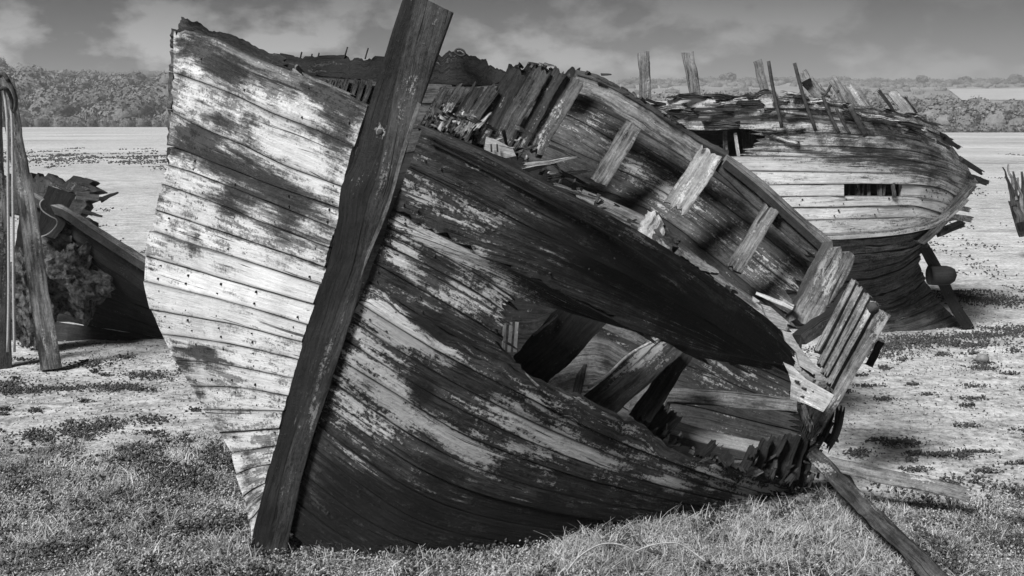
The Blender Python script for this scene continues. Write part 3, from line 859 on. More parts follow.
rib((592, 306), (526, 374), 46, 5.75, 5.65, .16, M_TAR, rag=(.0, .03))
rib((676, 338), (590, 412), 34, 6.0, 5.75, .18, M_ROT, rag=(.02, .03), paint=[(655, 350, 22, 12, .75, -35), (640, 365, 20, 8, .3)], stain=[(650, 385, 30, 10, .6, -35), (600, 405, 20, 14, .6)])
rib((690, 342), (640, 420), 22, 6.15, 5.9, .12, M_TAR, rag=(.02, .03))
tube('splinter', [P(664, 336, 5.85), P(630, 354, 5.8), P(604, 378, 5.75), P(588, 388, 5.72)], .008, M_PALE, wreck, seg=5)
timber('splinter', P(558, 315, 5.7), P(534, 335, 5.62), .012, .02, M_FRAME, wreck)
strip('ceiling_plank', [(548, 352, 6.6), (560, 342, 6.6), (600, 336, 6.6), (632, 352, 6.6)], [(540, 400, 6.5), (560, 402, 6.5), (600, 410, 6.5), (630, 420, 6.5)], M_FRAME, .04, n=8, m=3, stain=[(612, 360, 12, 10, .6)])
strip('ceiling_plank', [(636, 380, 6.55), (652, 372, 6.55), (668, 366, 6.55), (675, 372, 6.5)], [(626, 420, 6.5), (645, 420, 6.5), (655, 424, 6.5), (662, 415, 6.45)], M_FRAME, .04, n=6, m=3, stain=[(650, 410, 10, 10, .6)])
timber('rib', P(592, 330, 6.62), P(574, 400, 6.5), .05, .08, M_ROT, wreck, n=6)
strip('ceiling_plank', [(600, 318, 6.6), (640, 334, 6.6), (655, 342, 6.6)], [(598, 326, 6.6), (640, 346, 6.6), (650, 352, 6.6)], M_FRAME, .03, n=6, m=2)
strip('deck_beam', [(668, 387, 6.45), (700, 389, 6.45), (750, 393, 6.4), (797, 398, 6.35)], [(668, 402, 6.42), (700, 404, 6.42), (750, 409, 6.38), (797, 412, 6.32)], M_FRAME, .12, n=16, m=3, jag=(.004, .006), stain=[(690, 400, 40, 5, .6), (770, 405, 30, 5, .4)])
strip('floor_plank', [(672, 420, 6.35), (700, 428, 6.3), (735, 436, 6.25), (768, 443, 6.2)], [(670, 434, 6.2), (698, 442, 6.15), (735, 450, 6.1), (764, 456, 6.05)], M_PALE, .05, n=10, m=3)
# weathered rib stumps standing along the broken edge
ST = [(668, 408, 640, 432, 12, 6.0), (680, 412, 655, 436, 14, 6.0), (718, 438, 700, 458, 8, 5.9), (733, 450, 722, 466, 14, 5.85), (757, 443, 742, 472, 10, 5.9), (768, 438, 752, 474, 11, 6.0),
      (780, 434, 762, 476, 16, 6.05), (795, 432, 776, 478, 16, 6.1), (803, 434, 790, 480, 14, 6.15), (786, 450, 800, 488, 22, 6.2), (762, 452, 775, 480, 20, 6.15), (748, 462, 770, 476, 10, 6.0), (812, 440, 796, 492, 12, 6.2)]
for (x0, y0, x1, y1, wp, Y) in ST:
    timber('rib', P(x0, y0, Y + .05), P(x1, y1, Y), wp / F_PX * Y, .10, M_TAR, wreck, n=5, rag=(.035, .02), jit=.006, w2=wp / F_PX * Y * 1.1, m=4)
prism('splinter', [(742, 470), (752, 466), (764, 472), (756, 477), (744, 476)], 5.95, .03, M_FRAME, wreck)
# slivers in the small gap forward
for x0, x1 in ((503, 505), (509, 511.5), (515, 517)):
    timber('splinter', P(x1, 322, 6.2), P(x0, 352, 6.15), .022, .02, M_PALE, wreck, n=4, jit=.001)
strip('ceiling_plank', [(512, 318, 6.3), (535, 318, 6.3), (552, 312, 6.3)], [(508, 330, 6.3), (532, 338, 6.3), (550, 330, 6.3)], M_PANEL, .03, n=6, m=2)

# ---- loose timbers lying by the broken end
t = timber('loose_timber', P(806, 448, 6.25), P(960, 602, 4.66), .085, .07, M_ROT, None, n=12, rag=(.05, 0), jit=.005, jag=(.012, .012), w2=.09, m=5, paint=[(825, 465, 16, 8, .5, 40), (870, 500, 30, 8, .35, 40)], stain=[(850, 490, 20, 10, .4, 40), (910, 545, 30, 12, .4, 40)])
tag(t, 'dark weathered timber leaning from the broken end of the wreck down into the grass', 'timber')
t = timber('loose_timber', P(826, 463, 6.05), P(974, 496, 5.78), .085, .08, M_FRAME, None, n=12, rag=(.02, .06), jit=.002, w2=.08, paint=[(900, 480, 80, 10, .25)])
tag(t, 'pale straight beam lying on the mud to the right of the wreck', 'beam')
t = timber('loose_timber', P(800, 512, 6.1), P(842, 512, 6.15), .12, .12, M_ROT, None, n=6, rag=(.03, .02))
tag(t, 'short dark block of wood under the leaning timber', 'block')

for (x0, y0, x1, y1, wp, Y, mt) in ((540, 388, 520, 368, 3, 5.2, M_FRAME), (575, 398, 556, 386, 4, 5.22, M_TAR), (604, 414, 622, 422, 4, 5.25, M_FRAME), (655, 438, 672, 452, 5, 5.35, M_ROT), (700, 462, 716, 456, 5, 5.5, M_ROT),
                                    (745, 474, 738, 462, 6, 5.7, M_TAR), (770, 480, 776, 464, 7, 5.85, M_ROT), (786, 484, 800, 466, 8, 5.95, M_TAR), (806, 486, 816, 470, 8, 6.05, M_ROT), (728, 470, 718, 452, 5, 5.8, M_TAR),
                                    (690, 352, 712, 366, 6, 5.62, M_TAR), (640, 332, 660, 346, 5, 5.4, M_ROT), (730, 362, 752, 374, 5, 5.8, M_TAR), (770, 366, 790, 378, 6, 6.0, M_ROT), (508, 302, 520, 312, 4, 5.2, M_TAR),
                                    (500, 318, 512, 326, 3, 5.2, M_PALE), (506, 342, 520, 352, 3, 5.2, M_ROT)):
    timber('splinter', P(x0, y0, Y), P(x1, y1, Y + .06), wp / F_PX * Y, .025, mt, wreck, w2=wp / F_PX * Y * .4, n=4, rag=(.03, .05))
for (x0, y0, x1, y1, wp, Y, mt) in ((800, 512, 770, 492, 10, 6.2, M_TAR), (812, 498, 800, 520, 12, 6.15, M_ROT), (826, 486, 838, 508, 10, 6.3, M_TAR), (792, 470, 822, 500, 12, 6.3, M_TAR), (840, 470, 856, 492, 8, 6.35, M_ROT), (780, 505, 812, 512, 9, 6.05, M_ROT)):
    timber('splinter', P(x0, y0, Y), P(x1, y1, Y), wp / F_PX * Y, .06, mt, wreck, n=5, rag=(.05, .06), jit=.014)

# rot and splinters strewn along every broken edge
def strew(poly, k, Yo, spread, ln, dirs, mats, seed):
    r_ = random.Random(seed)
    xs_ = [q[0] for q in poly]; ys_ = [q[1] for q in poly]; Y_ = [q[2] for q in poly]
    for _ in range(k):
        t_ = r_.uniform(0, len(poly) - 1)
        x, y, Y = [float(np.interp(t_, range(len(poly)), v_)) for v_ in (xs_, ys_, Y_)]
        x += r_.gauss(0, spread * .5); y += r_.gauss(0, spread)
        an = math.radians(r_.choice(dirs) + r_.gauss(0, 16)); l_ = ln * r_.uniform(.35, 1.3)
        Y += Yo + r_.uniform(-.03, .06)
        w = r_.uniform(.010, .035)
        timber('splinter', P(x - l_ * math.cos(an), y - l_ * math.sin(an), Y), P(x + l_ * math.cos(an), y + l_ * math.sin(an), Y + r_.uniform(-.12, .12)),
               w, w * .6, r_.choice(mats), wreck, w2=w * r_.uniform(.15, .6), n=4, m=2, rag=(.02, .02), jit=.004)


strew([(585, 192, 7.5), (620, 214, 7.35), (650, 240, 7.1), (700, 268, 7.1), (760, 310, 6.95), (795, 335, 6.8)], 34, -.12, 5, 9, [35, 40, 20, 120], [M_ROT, M_FRAME, M_PALE, M_TAR, M_ROT], 5)
strew([(436, 118, 7.1), (470, 126, 7.0), (505, 142, 6.9), (545, 168, 6.9), (590, 195, 6.9)], 44, -.1, 8, 8, [-60, -50, 30, -15, 10], [M_ROT, M_FRAME, M_PALE, M_ROT, M_ROT], 6)
strew([(655, 430, 6.0), (690, 450, 5.95), (730, 460, 5.95), (770, 466, 6.0), (806, 470, 6.1), (822, 450, 6.25)], 46, 0, 8, 8, [-60, -40, -75, 20], [M_ROT, M_TAR, M_FRAME, M_TAR], 7)
strew([(296, 80, 6.7), (330, 92, 6.5), (372, 108, 6.3)], 26, 0, 7, 9, [20, 12, 28, 70], [M_ROT, M_TAR, M_FRAME, M_ROT], 8)
strew([(790, 345, 6.3), (806, 370, 6.2), (822, 405, 6.25), (812, 436, 6.25)], 18, 0, 7, 7, [-55, 40, -70], [M_ROT, M_FRAME, M_PALE, M_TAR], 9)
strew([(515, 66, 7.9), (545, 66, 7.9), (580, 72, 7.8), (640, 98, 7.6), (690, 130, 7.5)], 26, 0, 3, 6, [10, 25, 32], [M_ROT, M_TAR, M_FRAME], 10)
M_BILGE = wood('weed_grown_bilge_wood', 0.012, 0.17, 0.26, 0.14, stain=0.010, scov=0.22, bump=1.0, var=0.2, pscale=1.6, sharp=2.0)
# ------------------------------------------------------------------ second wreck behind, on the right
w2 = thing('boat_wreck', P(820, 330, 11.4), 'bleached wooden boat wreck standing behind on the right, bare posts and rods on deck', 'boat wreck')
def Y2(x, y):
    b = lerp1(x, [560, 640, 720, 800, 860, 920, 955, 975, 995], [11.9, 11.4, 11.0, 10.75, 10.7, 10.95, 11.3, 11.6, 12.0])
    return b + (0.0 if y < 235 else (y - 235) * 0.004)


def R2(q): return [P(x, y, Y2(x, y)) for x, y in q]


def strip2(nm, a, b, mat, th, **kw):
    return plank(nm, R2(a), R2(b), mat, w2, thick=th, **kw)[0]


# seams traced from sheer to belt, left ends hidden behind the near wreck
B = [
    [(600, 101), (660, 99), (700, 97), (745, 98), (790, 97), (830, 101), (870, 108), (915, 117), (940, 130)],
    [(600, 111), (660, 110), (710, 109), (760, 109), (800, 109), (840, 113), (880, 119), (915, 125), (948, 139)],
    [(600, 119), (660, 119), (710, 119), (760, 118), (800, 118), (840, 121), (880, 126), (915, 130), (955, 150)],
    [(600, 131), (660, 130), (710, 130), (752, 130), (800, 132), (850, 134), (890, 136), (930, 144), (968, 166)],
    [(600, 146), (660, 145), (710, 145), (760, 145), (820, 146), (870, 148), (910, 151), (945, 160), (972, 174)],
    [(600, 157), (700, 156), (760, 156), (820, 157), (880, 158), (920, 162), (950, 170), (980, 184)],
    [(600, 171), (700, 171), (760, 171), (820, 172), (880, 173), (915, 174), (945, 181), (971, 196)],
    [(600, 185), (700, 185), (760, 185), (820, 184), (880, 184), (920, 185), (945, 190), (965, 203)],
    [(600, 197), (700, 197), (760, 197), (820, 196), (880, 196), (915, 197), (940, 201), (958, 211)],
    [(600, 208), (700, 208), (760, 208), (820, 207), (880, 206), (915, 206), (950, 216)],
    [(600, 221), (700, 221), (780, 221), (840, 219), (890, 218), (920, 217), (943, 222)],
    [(600, 234), (700, 235), (780, 236), (835, 235), (880, 232), (915, 229), (936, 229)],
]
ST2 = [(820, 150, 60, 8, .35), (880, 152, 50, 14, .45, 20), (900, 160, 30, 8, .4, 30), (760, 148, 20, 5, .4), (930, 160, 26, 16, .4, 40), (800, 120, 60, 6, .4), (700, 120, 60, 4, .4),
       (845, 160, 30, 8, .3), (870, 166, 30, 8, .35), (940, 185, 16, 16, .35, 40), (800, 245, 60, 12, .4), (760, 136, 30, 5, .6), (740, 112, 30, 3, .4)]
PT2 = [(800, 185, 120, 30, .35), (850, 210, 90, 26, .35), (760, 165, 40, 10, .3), (900, 125, 30, 8, .3, 20), (680, 100, 60, 5, .3), (930, 190, 30, 12, .2)]
for i in range(len(B) - 1):
    if i in (3,):      # a gap has opened on the left of this strake
        aa = [(750, 130), (800, 132), (850, 134), (890, 136), (930, 144), (968, 166)]
        bb = [(748, 145), (820, 146), (870, 148), (910, 151), (945, 160), (972, 174)]
        o, rows, nor = plank('plank', R2(aa), R2(bb), M_FARHULL, w2, thick=.05, n=20, m=3, gap=.005, rag=(.25, .03), paint=PT2, stain=ST2)
    elif i == 4:
        aa = [(742, 145), (820, 146), (870, 148), (910, 151), (945, 160), (972, 174)]
        bb = [(738, 156), (820, 157), (880, 158), (920, 162), (950, 170), (980, 184)]
        o, rows, nor = plank('plank', R2(aa), R2(bb), M_FARHULL, w2, thick=.05, n=20, m=3, gap=.005, rag=(.2, .03), paint=PT2, stain=ST2)
    elif i == 7:       # broken open amidships
        for sl in (((600, 720, 790, 844.0), 0), ((902, 922, 945, 965), 1)):
            xs = sl[0]
            a_ = [(x, lerp1(x, [600, 700, 760, 820, 880, 920, 945, 965], [185, 185, 185, 184, 184, 185, 190, 203])) for x in xs]
            b_ = [(min(x, 958), lerp1(x, [600, 700, 760, 820, 880, 915, 940, 958], [197, 197, 197, 196, 196, 197, 201, 211])) for x in xs]
            o, rows, nor = plank('plank', R2(a_), R2(b_), M_FARHULL, w2, thick=.05, n=14, m=3, gap=.005, paint=PT2, stain=ST2, rag=(0.0, .0))
    else:
        o, rows, nor = plank('plank', R2(B[i]), R2(B[i + 1]), M_FARHULL if i > 2 else M_FARHULL, w2, thick=.05, n=30, m=3,
                             gap=.005 if i > 2 else .012, rag=(.05, .10), jag=(.05 if i == 0 else (.03 if i < 3 else .003), .03 if i < 3 else .003),
                             paint=PT2, stain=ST2, proud=rnd.uniform(-.012, .012) - (0 if i > 2 else .02 * (i == 1)))
    if i > 4: nails(o, rows, nor, [.2 + .11 * k for k in range(7)], r=.009, per=2, stretch=1.2)
# dark inner skin behind the openings and the sheer
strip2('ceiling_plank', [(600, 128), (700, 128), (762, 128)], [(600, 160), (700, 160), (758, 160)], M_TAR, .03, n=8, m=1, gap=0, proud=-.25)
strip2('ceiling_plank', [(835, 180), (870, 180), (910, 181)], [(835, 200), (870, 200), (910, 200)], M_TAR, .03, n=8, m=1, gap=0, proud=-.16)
for x, w_ in ((850, .02), (857, .05), (864, .02), (869, .035), (879, .05), (885, .018), (893, .04)):
    timber('rib', P(x, 183, 10.8 + rnd.uniform(0, .06)), P(x + rnd.uniform(-2, 2), 198, 10.8), w_, .03, M_ROT, w2, n=4, paint=[(x, 190, 5, 5, .2)])
timber('rib', P(735, 133, 11.0), P(739, 158, 11.0), .035, .04, M_PALE, w2, n=4)
for x in (725, 744, 748, 753):
    timber('rib', P(x, 131, 11.1), P(x + 1, 158, 11.1), .05, .04, M_ROT, w2, n=4)
# belt
plank('rubbing_belt', [p + Vector((0, -.06, 0)) for p in R2([(700, 234), (780, 235), (835, 234), (880, 231), (915, 226), (937, 218), (950, 208), (962, 196)])],
      [p + Vector((0, -.06, 0)) for p in R2([(700, 239), (780, 240), (835, 239), (880, 236), (915, 231), (940, 224), (954, 213), (967, 200)])], M_FARHULL, w2, thick=.07, n=22, m=2, gap=0, jag=(.006, .008), paint=[(850, 237, 120, 5, .3)])
# weedy bottom, turning under and then down to the mud
G = [
    ([(640, 238), (740, 240), (835, 240), (890, 237), (925, 231), (942, 224)], 0.0),
    ([(640, 252), (740, 256), (835, 256), (885, 252), (915, 246), (930, 238)], 0.10),
    ([(640, 268), (740, 272), (830, 274), (880, 268), (908, 258), (921, 248)], 0.28),
    ([(650, 285), (740, 292), (830, 292), (880, 284), (908, 272), (919, 262)], 0.48),
    ([(650, 305), (740, 310), (835, 312), (885, 304), (912, 292), (925, 280)], 0.50),
    ([(650, 322), (740, 326), (840, 328), (890, 322), (922, 312), (940, 303)], 0.45),
    ([(650, 342), (740, 346), (845, 346), (900, 342), (940, 336), (966, 328)], 0.35),
]
GR = [[P(x, y, lerp1(x, [640, 740, 835, 900, 940, 966], [11.4, 11.0, 10.75, 10.85, 11.1, 11.35]) + d) for x, y in q] for q, d in G]
for i in range(len(GR) - 1):
    a_, b_ = GR[i], GR[i + 1]
    plank('bottom_plank', a_, mixc(a_, b_, .5), M_BILGE, w2, thick=.06, n=50, m=4, gap=.004, wob=.022, jag=(.02, .02), proud=rnd.uniform(-.01, .01), paint=[(880, 250, 60, 10, .35)])
    plank('bottom_plank', mixc(a_, b_, .5), b_, M_BILGE, w2, thick=.06, n=50, m=4, gap=.004, wob=.022, jag=(.02, .02), proud=rnd.uniform(-.01, .01), paint=[(880, 250, 60, 10, .35)])
timber('stern_post', P(921, 244, 11.15), P(968, 328, 11.35), .11, .12, M_TAR, w2, n=8, jit=.01)
tube('knob', [P(922, 246, 11.05), P(925, 245, 11.03), P(927.5, 246, 11.03)], .025, M_TAR, w2, seg=8)
# blunt round-ended timber sticking out aft
hb = []
for f in np.linspace(0, 1, 9):
    hb.append((P(929 + 28 * f, 275 + 0.5 * math.sin(f * 3), 11.2), 10.0 * math.sqrt(max(0.0, 1 - max(0, (f - .55) / .45) ** 2))))
vv, ff = [], []
for c, r in hb:
    for k in range(14):
        an = 2 * math.pi * k / 14
        vv.append(c + Vector((0, math.cos(an), math.sin(an))) * max(r, .3) / F_PX * 11.2)
for i in range(8):
    for k in range(14):
        a_, b_ = i * 14 + k, i * 14 + (k + 1) % 14
        ff.append((a_, b_, b_ + 14, a_ + 14))
ff += [tuple(range(14)), tuple(8 * 14 + k for k in range(14))]
mesh_obj('round_timber', vv, ff, M_TAR, w2, uvs=[(v.x, v.z) for v in vv], smooth=True)
# stern timbers poking out on the right
for a, b, wp, mt in (((940, 232), (966, 222), 8, M_ROT), ((952, 206), (972, 211), 5, M_FARHULL), ((945, 216), (974, 220), 6, M_FARHULL), ((968, 176), (990, 184), 6, M_ROT), ((962, 160), (984, 174), 5, M_ROT),
                     ((946, 139), (962, 150), 4, M_ROT), ((932, 222), (962, 216), 5, M_FARHULL)):
    timber('plank_end', P(*a, Y2(*a) - .03), P(*b, Y2(*b) + .05), wp / F_PX * 11.4, .05, mt, w2, n=6, rag=(0, .08))
# stern post curving up
strip2('stern_timber', [(922, 244), (934, 234), (950, 217), (966, 196), (975, 186)], [(915, 240), (926, 230), (941, 214), (955, 197), (964, 186)], M_FARHULL, .08, n=14, m=2, gap=0, jag=(.01, .01), proud=.03, stain=[(930, 235, 20, 10, .4)])
# loose weathered rail pieces on the sheer
for a, b, wp in (((670, 98), (702, 95), 5), ((700, 97), (748, 96), 3), ((712, 103), (760, 98), 6), ((748, 96), (778, 91), 5), ((778, 94), (812, 96), 5), ((700, 124), (746, 124), 7), ((640, 108), (700, 110), 7),
                 ((806, 98), (850, 104), 5), ((845, 104), (885, 112), 4), ((885, 111), (925, 118), 4), ((915, 117), (928, 118), 3.5), ((760, 133), (806, 131), 4), ((768, 137), (800, 142), 3), ((905, 116), (945, 128), 4)):
    timber('rail_piece', P(*a, Y2(*a) - .02), P(*b, Y2(*b) - .02), wp / F_PX * 10.9, .09, rnd.choice([M_FARHULL, M_FARHULL, M_ROT]), w2, n=8, rag=(.09, .12), jit=.016)
r_ = random.Random(4)
for _ in range(44):
    x = r_.uniform(655, 945); y = lerp1(x, [640, 800, 870, 945], [100, 100, 110, 136]) + r_.uniform(-4, 16)
    l_ = r_.uniform(5, 20); s_ = lerp1(x, [640, 800, 870, 945], [0, .06, .18, .5]) + r_.gauss(0, .10)
    timber('rail_piece', P(x - l_, y - l_ * s_, Y2(x, y) - .04), P(x + l_, y + l_ * s_, Y2(x, y) - .05), r_.uniform(.015, .045), .04, r_.choice([M_FARHULL, M_FRAME, M_ROT, M_TAR]), w2, n=5, m=3, rag=(.03, .04), jit=.010)
# posts on the near sheer
for a, b, wp, Y in (((643.5, 51), (645.5, 102), 11.5, 11.5), ((687.5, 51), (696, 101), 11.5, 11.3), ((757, 59), (765, 93), 8.5, 11.4)):
    timber('post', P(*a, Y), P(*b, Y), wp / F_PX * Y, .11, M_FRAME, w2, n=6, rag=(.02, 0), jit=.006, stain=[(b[0] + 4, b[1] - 30, 2, 8, .7), (a[0] - 1, a[1] + 8, 3, 5, .3)])  # shade painted on the right edge, plus a stain near the top
# iron rods
for pts, r in (([(768.5, 61), (773, 88), (782, 128)], .017), ([(794.5, 63), (803, 95), (816, 131)], .017), ([(823, 97), (830, 115), (839, 133)], .016), ([(831, 85), (827, 92), (822, 98)], .013), ([(821, 93), (830, 97)], .012),
               ([(836, 108), (844, 124), (850, 134)], .014), ([(850, 107), (858, 122), (866, 136)], .026), ([(838, 90), (838, 93)], .012)):
    tube('iron_rod', [P(x, y, Y2(x, y) - .1) for x, y in pts], r, M_IRON, w2, seg=6)
# frames of the far side standing above the sheer, leaning
for a, b, wp, mt in (((801, 70), (806, 80), 9, M_FRAME), ((806, 80), (830, 106), 12, M_FRAME), ((818, 84), (834, 106), 4, M_PALE), ((832, 78), (850, 108), 9, M_FRAME), ((848, 84), (866, 112), 5, M_PALE), ((858, 90), (876, 114), 4, M_FRAME),
                     ((877, 88), (898, 117), 3.5, M_TAR), ((890, 90), (914, 120), 10, M_PALE), ((901, 95), (919, 118), 4.5, M_TAR), ((842, 84), (858, 110), 4, M_FRAME)):
    timber('frame', P(*a, 12.6), P(*b, 12.5), wp / F_PX * 12.6, .08, mt, w2, n=6, rag=(.05, .0), jit=.006)
# far side planking of the same hull
q0 = [(600, 104, 13.4), (700, 103, 13.4), (800, 104, 13.3), (880, 110, 13.1), (930, 124, 12.7), (966, 165, 12.2)]
q1 = [(610, 250, 12.6), (700, 250, 12.6), (800, 250, 12.6), (880, 245, 12.4), (915, 235, 12.0), (930, 230, 11.6)]
for k in range(6):
    plank('plank', mixc(T(q0), T(q1), k / 6), mixc(T(q0), T(q1), (k + 1) / 6), M_INNER, w2, thick=.05, n=16, m=2, gap=.006)

# ------------------------------------------------------------------ third wreck, far left, dark and overgrown
w3 = thing('boat_wreck', P(90, 345, 10.6), 'dark collapsed hull overgrown with weed at the left edge', 'boat wreck')
def s3(nm, a, b, mat, th, **kw): return plank(nm, T(a), T(b), mat, w3, thick=th, **kw)[0]


s3('gunwale', [(22, 186, 10.6), (45, 198, 10.5), (66, 206, 10.4), (100, 228, 10.3), (135, 250, 10.2), (170, 272, 10.1)], [(22, 190, 10.5), (45, 203, 10.4), (64, 211, 10.3), (98, 233, 10.2), (133, 256, 10.1), (170, 279, 10.0)], M_FRAME, .08, n=18, m=2, gap=0, jag=(.01, .01))
hullA = [[(20, 190, 10.6), (64, 211, 10.45), (98, 233, 10.35), (133, 256, 10.25), (185, 290, 10.2)],
         [(20, 215, 10.6), (60, 236, 10.5), (98, 262, 10.4), (133, 285, 10.3), (185, 312, 10.3)],
         [(15, 245, 10.8), (60, 262, 10.75), (100, 290, 10.7), (140, 305, 10.65), (185, 325, 10.6)],
         [(10, 285, 10.9), (60, 292, 10.9), (100, 308, 10.85), (140, 322, 10.8), (185, 335, 10.8)],
         [(5, 320, 10.9), (60, 322, 10.9), (100, 328, 10.9), (140, 334, 10.85), (185, 342, 10.85)],
         [(0, 352, 10.7), (60, 352, 10.7), (100, 352, 10.7), (140, 352, 10.7), (185, 354, 10.7)]]
for k in range(5):
    s3('plank', hullA[k], mixc(T(hullA[k]), T(hullA[k + 1]), .5) if False else [tuple(x) for x in hullA[k + 1]], M_TAR, .06, n=18, m=4, gap=.006, wob=.03, jag=(.01, .01))
s3('plank', [(-60, 180, 12.2), (22, 175, 12.1), (60, 176, 12.0), (85, 180, 12.0), (105, 186, 11.9)], [(-60, 215, 12.1), (22, 215, 12.0), (60, 218, 11.9), (80, 214, 11.9), (98, 208, 11.8)], M_ROT, .10, n=70, m=4, gap=0, jag=(.10, .05), rag=(0, .25))
s3('plank', [(40, 205, 11.6), (70, 214, 11.5), (90, 220, 11.5), (92, 224, 11.4)], [(40, 240, 11.5), (70, 240, 11.4), (88, 240, 11.4), (90, 236, 11.4)], M_TAR, .10, n=40, m=3, gap=0, jag=(.08, .05), rag=(0, .1))
timber('beam', P(76, 196, 11.4), P(99, 198, 11.5), .07, .07, M_FRAME, w3, n=6)
timber('splinter', P(100, 200, 11.6), P(117, 193, 11.6), .06, .05, M_TAR, w3, n=5, w2=.02)
timber('splinter', P(82, 211, 11.4), P(101, 216, 11.4), .05, .05, M_TAR, w3, n=5, w2=.02)
timber('beam', P(50, 188, 10.5), P(70, 198, 10.5), .12, .12, M_ROT, w3, n=6, rag=(.03, .04), paint=[(55, 188, 8, 4, .5)])
timber('knee', P(62, 190, 10.45), P(46, 236, 10.3), .26, .12, M_TAR, w3, n=8, w2=.2, jit=.02)
tube('rope', [P(44, 199, 10.25), P(40, 203, 10.2), P(42, 210, 10.2), P(50, 216, 10.2), P(57, 220, 10.2), P(56, 226, 10.2), P(48, 234, 10.2), P(38, 237, 10.2), P(30, 235, 10.2)], .006, M_ROPE, w3, n=26)
# mound of weed piled over its side
def mound(name, cx, cy, Y, rx, ry, mat, parent, amp=.25, seed=1, nu=46, nv=24):
    vv, ff = [], []
    for j in range(nv):
        for i in range(nu):
            th = 2 * math.pi * i / nu; ph = math.pi * j / (nv - 1)
            d = Vector((math.sin(ph) * math.cos(th), math.sin(ph) * math.sin(th), math.cos(ph)))
            r = 1 + amp * mn.noise(d * 2 + Vector((seed, 0, 0))) + amp * .7 * mn.noise(d * 6 + Vector((seed, 3, 0))) + amp * .5 * mn.noise(d * 15 + Vector((seed, 9, 0)))
            c = P(cx, cy, Y)
            vv.append(c + Vector((d.x * rx, d.y * rx * .6, d.z * ry)) * r)
    for j in range(nv - 1):
        for i in range(nu):
            a_, b_ = j * nu + i, j * nu + (i + 1) % nu
            ff.append((a_, b_, b_ + nu, a_ + nu))
    o = mesh_obj(name, vv, ff, mat, parent)
    o['kind'] = 'stuff'
    return o


mound('weed', 72, 278, 10.5, .36, .34, M_WEEDL, w3, seed=2, amp=.38)
mound('weed', 30, 300, 10.3, .22, .40, M_WEEDL, w3, seed=5, amp=.38)
mound('weed', 62, 240, 10.55, .22, .2, M_WEED, w3, seed=8)

# two leaning posts and hanging ropes in front of it
t = timber('leaning_post', P(6, 74, 9.6), P(51, 369, 9.45), .12, .13, M_FRAME, None, n=14, w2=.175, rag=(.04, 0), jit=.008, paint=[(16, 150, 10, 60, .3)], stain=[(24, 210, 8, 12, .6), (35, 350, 12, 30, .5), (30, 290, 6, 40, .3)])
tag(t, 'tall pale plank leaning in the mud at the left edge, foot to the right', 'post')
t = timber('upright_post', P(-8, 82, 9.75), P(2, 372, 9.6), .17, .14, M_ROT, None, n=12, rag=(.03, 0), jit=.008, paint=[(4, 200, 10, 60, .6)])
tag(t, 'dark upright post cut by the left edge of the photo, behind the leaning plank', 'post')
for xs, lab in ((8.2, 'thin rope hanging straight down beside the leaning plank, left of the two'), (13.0, 'thin rope hanging beside the leaning plank, right of the two')):
    o = tube('hanging_rope', [P(xs - 4, 90, 9.4), P(xs - 1, 120, 9.38), P(xs, 200, 9.36), P(xs + .6, 290, 9.36), P(xs + (1.5 if xs > 10 else -.5), 352, 9.36)], .012, M_ROPE, None, n=20)
    tag(o, lab, 'rope', 'ropes hanging from the posts at the left edge')
o = tube('rope_coil', [P(0, 76, 9.4), P(4, 74, 9.3), P(9, 82, 9.3), P(14, 92, 9.3), P(16, 102, 9.32), P(14, 112, 9.35), P(12, 108, 9.35), P(11, 98, 9.35), P(5, 88, 9.3), P(-3, 90, 9.3), P(-4, 80, 9.35), P(2, 74, 9.35), P(8, 80, 9.28)], .017, M_IRON, None, n=50)
tag(o, 'dark frayed rope looped over the top of the leaning plank', 'rope')

# splintered stump at the right edge
w4 = thing('broken_post', P(1018, 216, 17), 'splintered stump of a post standing on the mud at the right edge', 'post')
for dx, tp, bt, wd in ((-11, 168, 190, 3), (-6, 165, 200, 4), (-1, 172, 214, 5), (4, 178, 220, 5), (-8, 178, 205, 5), (8, 172, 222, 6), (12, 182, 224, 6), (0, 190, 222, 8)):
    timber('splinter', P(1014 + dx, tp, 17), P(1020 + dx * .7, bt, 17), wd / F_PX * 6, .08, rnd.choice([M_ROT, M_FRAME]), w4, n=6, w2=wd / F_PX * 18, jit=.02)
timber('post', P(1016, 196, 17.1), P(1026, 236, 17.1), .22, .2, M_ROT, w4, n=6, rag=(.1, 0), jit=.02)

# a round stone on the mud
def stone(px, py, r, lab, lo=.06):
    Y = ground_Y(py); c = P(px, py, Y); vv, ff = [], []
    for j in range(9):
        for i in range(12):
            th = 2 * math.pi * i / 12; ph = math.pi * j / 8
            d = Vector((math.sin(ph) * math.cos(th), math.sin(ph) * math.sin(th), math.cos(ph)))
            vv.append(c + Vector((d.x * 1.1, d.y, d.z * .8)) * r * (1 + .25 * mn.noise(d * 1.7 + Vector((px, 0, 0)))) + Vector((0, 0, r * .4)))
    for j in range(8):
        for i in range(12):
            a_, b_ = j * 12 + i, j * 12 + (i + 1) % 12
            ff.append((a_, b_, b_ + 12, a_ + 12))
    o = mesh_obj('stone', vv, ff, M_STONE, None, smooth=True)
    tag(o, lab, 'stone')


M_STONE = rough('stone', .06, .35, 14, .5, .02)
stone(982, 361, .055, 'round stone on the mud right of the ribbed boards')
stone(905, 345, .025, 'small pale stone at the foot of the bleached wreck')

